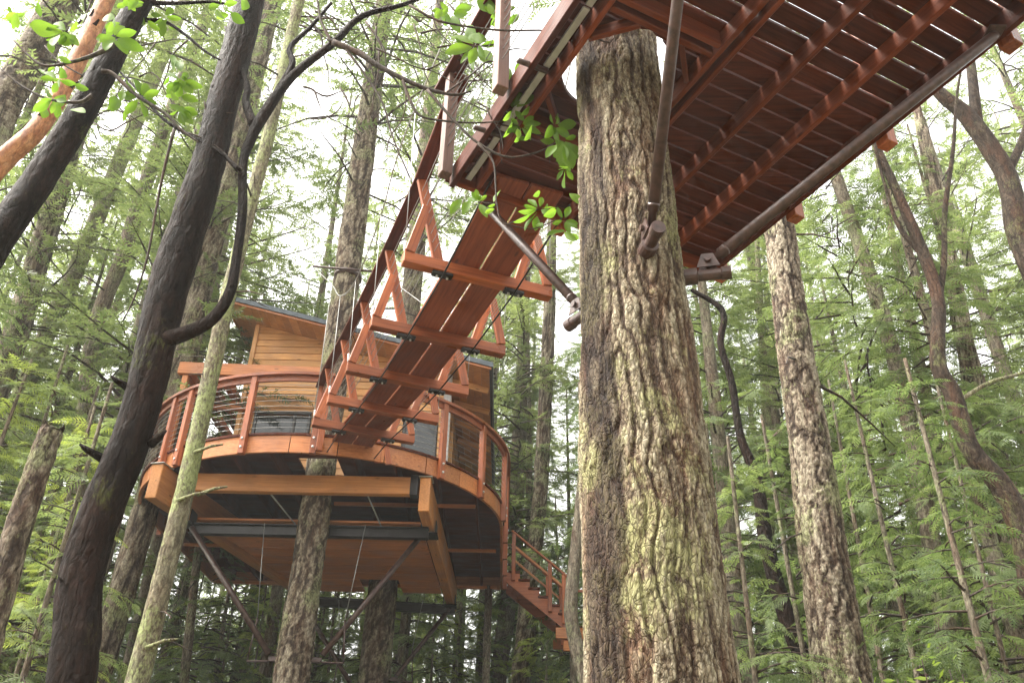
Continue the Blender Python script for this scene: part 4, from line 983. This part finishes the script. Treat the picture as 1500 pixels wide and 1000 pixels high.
# other trunks that can be told apart; (label, pixel line, Y, material, crown)
specs = [
 ('fir_tree', 'pale fir trunk just behind the dark leaning madrone, left of the deck edge', [(140, 1000, 40), (215, 740, 38), (262, 560, 35), (300, 400, 33), (340, 240, 30), (400, 0, 26)], 14.5, M_FIR, 'fir'),
 ('young_tree', 'pole-thin pale trunk under the left side of the treehouse', [(270, 990, 14), (292, 790, 12), (310, 640, 11)], 16.5, M_FARBARK, 'sapling'),
 ('fir_tree', 'slim grey fir trunk at the foot of the dark madrone, beside the broken snag', [(52, 995, 26), (104, 792, 24), (135, 500, 22), (178, 380, 21), (222, 245, 20), (300, 30, 17)], 15.0, M_FARBARK, 'fir'),
 ('fir_tree', 'fir trunk in the row behind the broken snag, its bark patched with moss', [(-40, 740, 28), (5, 640, 26), (73, 480, 25), (120, 375, 23), (170, 250, 22), (255, 40, 18)], 16.5, M_MOSSY, 'fir'),
 ('fir_tree', 'broad pale fir trunk low behind the second dark madrone', [(-20, 600, 38), (20, 500, 34), (65, 350, 32), (110, 200, 28), (170, 20, 24)], 15.5, M_FIR, 'fir'),
 ('fir_tree', 'thick grey fir trunk behind the orange peeling madrone', [(-30, 260, 52), (0, 165, 48), (35, 100, 46), (85, 10, 42)], 11.0, M_FIR, 'top'),
 ('fir_tree', 'thin pale trunk close behind the upper half of the dark leaning madrone', [(160, 640, 20), (205, 480, 19), (240, 360, 18), (300, 170, 16)], 19.0, M_FARBARK, 'fir'),
 ('fir_tree', 'fir trunk with deeply furrowed bark standing alone right of the thick lichen-covered fir', [(1236, 1000, 82), (1212, 850, 72), (1187, 660, 59), (1160, 480, 49), (1141, 330, 42), (1118, 150, 35)], 8.6, M_FIR, 'top'),
 ('cedar_tree', 'dark slanting trunk with pale bare upper limb, between the two thickest firs', [(1200, 1010, 28), (1160, 925, 26), (1125, 805, 22), (1108, 700, 17), (1085, 640, 12), (1072, 560, 11), (1056, 505, 10), (1058, 455, 9), (1013, 424, 6)], 9.5, M_MADR, None),
 ('madrone_tree', 'twisted dark madrone trunk bending up past the cedar fronds on the right', [(1520, 900, 40), (1503, 790, 38), (1466, 712, 33), (1421, 657, 28), (1397, 580, 25), (1374, 531, 22), (1374, 440, 19), (1352, 370, 17), (1318, 290, 14), (1285, 215, 10), (1262, 140, 7)], 9.0, M_BROWNB, None),
 ('cedar_tree', 'slim cedar trunk with drooping fronds beside the furrowed lone fir', [(1400, 1000, 34), (1372, 840, 28), (1350, 710, 26), (1320, 566, 24), (1286, 440, 22), (1246, 321, 19), (1205, 200, 16)], 12.5, M_FARBARK, 'cedar'),
 ('cedar_tree', 'cedar with a straight brown trunk behind the twisted madrone', [(1500, 960, 34), (1470, 800, 30), (1436, 620, 28), (1400, 430, 24), (1360, 230, 20)], 14.5, M_FIR, 'cedar'),
 ('fir_tree', 'crooked dark tree leaning in under the outer corner of the platform', [(1590, 640, 42), (1545, 470, 38), (1493, 345, 33), (1474, 258, 28), (1420, 175, 24), (1378, 138, 17), (1340, 90, 10)], 10.5, M_BROWNB, None),
 ('fir_tree', 'thin background trunk just right of the thick lichen-covered fir', [(1172, 830, 18), (1146, 690, 16), (1128, 560, 15), (1110, 430, 13)], 21.0, M_FARBARK, 'fir'),
 ('young_tree', 'slim pale trunk behind the dark slanting trunk', [(1112, 1005, 20), (1122, 880, 18), (1126, 770, 17), (1124, 640, 15)], 17.0, M_MOSSY, 'cedar'),
 ('alder_tree', 'grey wavy trunk crossing in front of the stair landing', [(862, 1010, 24), (848, 960, 22), (836, 895, 20), (843, 810, 18), (850, 740, 17), (856, 660, 15), (852, 560, 12)], 13.0, M_FARBARK, None),
 ('fir_tree', 'straight dark trunk behind the stair railing', [(760, 1000, 24), (775, 860, 23), (790, 740, 22), (800, 560, 20), (806, 420, 17)], 22.5, M_FIR, 'fir'),
 ('fir_tree', 'brown trunk in shade beneath the stair stringer', [(728, 1000, 26), (742, 900, 25), (752, 800, 24), (760, 650, 22)], 24.5, M_FARBARK, 'fir'),
 ('young_tree', 'pale thin trunk seen under the right end of the treehouse floor', [(668, 1000, 14), (672, 910, 13), (680, 700, 12)], 25.0, M_MOSSY, 'cedar'),
 ('cedar_tree', 'cedar behind the stair landing with fronds hanging to the rail', [(905, 1000, 22), (898, 800, 20), (890, 600, 17)], 19.5, M_FARBARK, 'cedar'),
]
for k, (nm, lab, pl, Y, m, ck) in enumerate(specs):
    P = px_line(pl, Y)
    if nm == 'alder_tree' or ck is None: P = to_ground(P)
    else: P = to_top(to_ground(P), 19 if ck == 'cedar' else (9 if ck == 'sapling' else 27), .03)
    hi = m is not M_FARBARK
    t, S_ = tree(nm, lab, P, m, (64 if Y < 10 else 36) if hi else 18, .035 if Y < 10 else (.08 if Y < 12 else .14), fis=(.022 if m is M_FIR else .005) if hi else .006, fscale=10, seed=30+k, lump=.06)
    if ck:
        b = Vector((P[0][0], P[0][1], 0)); tp = S_[-1]
        o = add_crown(t, ck, k, 1., k*1.7, 0, base=b)
        # shear the crown along the lean of the trunk
        zt = max(5., tp[2]); sx, sy = (tp[0]-b.x)/zt, (tp[1]-b.y)/zt
        sh = Matrix.Identity(4); sh[0][2] = sx; sh[1][2] = sy
        o.matrix_basis = sh @ o.matrix_basis
        dead_twigs(t, S_, 10 if Y < 18 else 5, 4, 16, 60+k, 1.5)
# twisted limbs on the bare ones
mt = bpy.data.objects
def limb(tname_label, pts, Y, m):
    for o in list(col.objects):
        if o.get('label') == tname_label: return px_tube('branch', pts, Y, m, o, 8)
limb(specs[9][1], [(1374, 450, 11), (1383, 380, 9), (1384, 310, 8), (1396, 220, 6), (1403, 130, 4), (1420, 50, 2)], 9.0, M_BROWNB)
limb(specs[9][1], [(1352, 375, 9), (1316, 330, 7), (1296, 270, 5), (1280, 205, 3.5), (1275, 150, 2)], 9.0, M_BROWNB)
limb(specs[9][1], [(1400, 590, 7), (1450, 560, 6), (1500, 545, 5), (1540, 520, 4)], 9.0, M_MOSSY)
limb(specs[12][1], [(1432, 190, 18), (1426, 130, 15), (1420, 60, 12), (1425, -20, 9)], 10.5, M_BROWNB)
limb(specs[12][1], [(1474, 258, 14), (1500, 200, 12), (1520, 130, 10)], 10.5, M_BROWNB)
# ================================================================== forest behind
fr_ = np.random.default_rng(77)
placed = []
def far_tree(kind, x, y, i, sc_=1.):
    rr = {'bush': .045, 'top': .2, 'fir': .17, 'cedar': .15, 'sapling': .05}[kind]*sc_*(.8+.5*fr_.random())
    H_ = {'bush': 7.2, 'top': 30.5, 'fir': 24.5, 'cedar': 17.5, 'sapling': 7.8}[kind]*sc_
    azd = math.degrees(math.atan2(x, y)); far = math.hypot(x, y)
    if abs(azd) > 46: reg = 'at the edge of the clearing beside the lookout platform'
    elif azd < -21: reg = 'in the wood beyond the dark leaning madrone'
    elif azd < 1: reg = 'in the wood behind the treehouse'
    elif azd < 12: reg = 'in the wood behind the stair and thick fir'
    else: reg = 'in the wood beyond the furrowed lone fir'
    sz = 'deep ' if far > 27 else ''
    lab, grp = {'bush': ('bright yellow-green young tree '+sz+reg, 'bright young trees '+sz+reg), 'top': ('very tall fir with bare lower trunk '+sz+reg, 'very tall firs '+sz+reg), 'fir': ('tall thin fir '+sz+reg, 'firs '+sz+reg), 'cedar': ('cedar with drooping fronds '+sz+reg, 'cedars '+sz+reg),
                'sapling': ('low young cedar sapling '+sz+reg, 'cedar saplings '+sz+reg)}[kind]
    nm = {'bush': 'young_tree', 'top': 'fir_tree', 'fir': 'fir_tree', 'cedar': 'cedar_tree', 'sapling': 'cedar_sapling'}[kind]
    t = empty(nm, Vector((x, y, 0)), lab, 'tree', grp)
    lx_, ly_ = fr_.normal()*.02*H_, fr_.normal()*.02*H_
    P = [(x, y, -.1, rr*1.4), (x, y, 1, rr), (x+lx_*.5, y+ly_*.5, H_*.5, rr*.7), (x+lx_, y+ly_, H_, .02)]
    trunk_mesh('trunk', P, M_FARBARK, t, 10, .6, fis=0, lump=.06, seed=fr_.random()*50)
    o = add_crown(t, kind, i, (sc_, sc_, sc_), fr_.random()*6.28)
    sh = Matrix.Identity(4); sh[0][2] = lx_/H_; sh[1][2] = ly_/H_; o.matrix_basis = sh @ o.matrix_basis
def blocked(x, y, d):
    if -8.2 < x < 3.5 and y < 21.5: return True          # treehouse, bridge, stair
    az = math.degrees(math.atan2(x, y))
    for (px, py) in placed:
        if (px-x)**2+(py-y)**2 < d*d: return True
    return False
def scatter(kind, n, ymin, ymax, d, azlim=42, sc0=.8, sc1=1.25):
    k = 0; tries = 0
    while k < n and tries < 4000:
        tries += 1
        rad = math.sqrt(ymin**2+(ymax**2-ymin**2)*fr_.random()); az = math.radians((fr_.random()*2-1)*azlim)
        x, y = rad*math.sin(az), rad*math.cos(az)
        if blocked(x, y, d): continue
        placed.append((x, y)); far_tree(kind, x, y, int(fr_.integers(0, 4)), sc0+(sc1-sc0)*fr_.random()); k += 1
scatter("cedar", 24, 14, 30, 2.6)
scatter("fir", 24, 17, 34, 2.6)
scatter("cedar", 20, 28, 44, 2.6)
scatter("fir", 14, 30, 46, 2.6)
for _ in range(60):
    azq = math.radians(-40+50*fr_.random()); rq = 19+14*fr_.random(); xq, yq = rq*math.sin(azq), rq*math.cos(azq)
    if not blocked(xq, yq, 2.0): placed.append((xq, yq)); far_tree('top', xq, yq, int(fr_.integers(0, 2)), .8+.25*fr_.random())
scatter('sapling', 26, 12.5, 30, 1.2)
scatter('sapling', 62, 21, 36, 1.0, 40, 1.05, 1.7)
for _ in range(34):
    azq = math.radians(-30+34*fr_.random()); rq = 22.5+12*fr_.random(); xq, yq = rq*math.sin(azq), rq*math.cos(azq)
    if not blocked(xq, yq, .8): placed.append((xq, yq)); far_tree('sapling', xq, yq, int(fr_.integers(0, 3)), 1.1+.7*fr_.random())
# chosen cedars that reach into the picture close by
for i, (px, Y, kind, s) in enumerate(((1330, 10.5, 'sapling', 1.0), (1440, 9.5, 'sapling', .9), (1480, 12, 'cedar', .9), (1270, 12.5, 'sapling', 1.1), (1060, 14, 'sapling', 1.1), (1000, 17, 'cedar', 1.0), (40, 12, 'sapling', 1.0), (1400, 15, 'cedar', 1.0), (900, 23, 'cedar', 1.1), (780, 24, 'cedar', 1.0), (130, 17, 'cedar', .8), (1425, 8.0, 'sapling', .82), (1180, 9.0, 'sapling', .8), (1090, 8.6, 'sapling', .72), (60, 9.5, 'sapling', .85))):
    p = at_y(px, 900, Y); far_tree(kind, p.x, p.y, i, s)
for i in range(20):
    yq = 21.7+3.6*fr_.random(); xq = -10.5+12.5*(i+fr_.random())/20; far_tree('bush' if i % 3 else 'sapling', xq, yq, i, 1.05+.5*fr_.random())
for i in range(9):
    yq = 10.5+6*fr_.random(); azq = math.radians(-37+11*fr_.random()); far_tree('bush' if i % 2 else 'sapling', yq*math.tan(azq), yq, i, .85+.3*fr_.random())
# trees beside and behind the camera, so that the clearing is closed on all sides
k = 0
for i in range(14):
    a_ = math.radians(62+236*i/13+fr_.normal()*3); r0 = 14+9*fr_.random()
    far_tree('fir' if i % 3 else 'cedar', r0*math.sin(a_), r0*math.cos(a_), i, 1.0)
# low shrub whose tips reach the lower edge
sh = at_y(1365, 985, 5.2)
shr = empty('shrub', Vector((sh.x, sh.y, 0)), 'yellow-green leafy shrub at the foot of the furrowed lone fir', 'shrub')
sv, sf, r_ = [], [], np.random.default_rng(8)
for k in range(14):
    a_ = r_.random()*6.28; top = Vector((sh.x+math.cos(a_)*.45*r_.random(), sh.y+math.sin(a_)*.35*r_.random(), sh.z-.02+.10*r_.normal()))
    base = Vector((sh.x+math.cos(a_)*.1, sh.y+math.sin(a_)*.1, -.05))
    tube('stem', [base, base.lerp(top, .5)+Vector((.05*math.cos(a_), .05*math.sin(a_), 0)), top], [.012, .009, .004], M_TWIG, shr, 5)
    for j in range(46):
        t_ = .35+.65*r_.random(); c_ = base.lerp(top, t_)+Vector(r_.normal(size=3))*.07
        d = Vector((r_.normal(), r_.normal(), .3*r_.normal())).normalized(); s_ = d.orthogonal().normalized()*.018; L = .05+.03*r_.random()
        b0 = len(sv); sv += [tuple(c_), tuple(c_+d*L*.5+s_), tuple(c_+d*L), tuple(c_+d*L*.5-s_)]; sf.append((b0, b0+1, b0+2, b0+3))
o = meshobj('foliage', sv, np.array(sf), M_SHRUB, shr); o['kind'] = 'stuff'

# ================================================================== damp air
hz, hn, HN = newmat('damp_air'); pv = HN('VolumePrincipled', i_Density=HAZE); pv.inputs['Color'].default_value = (.94, .97, .95, 1); pv.inputs['Anisotropy'].default_value = .2
ho = HN('OutputMaterial'); hn.links.new(pv.outputs[0], ho.inputs['Volume'])
x0, x1, y0, y1, z0, z1 = -160, 160, -145, 165, -1.6, 36
hv = [(x0, y0, z0), (x1, y0, z0), (x1, y1, z0), (x0, y1, z0), (x0, y0, z1), (x1, y0, z1), (x1, y1, z1), (x0, y1, z1)]
hzo = meshobj('haze', hv, [(3, 2, 1, 0), (4, 5, 6, 7), (0, 1, 5, 4), (1, 2, 6, 5), (2, 3, 7, 6), (3, 0, 4, 7)], hz, origin=Vector((0, 10, 0))); hzo['kind'] = 'stuff'
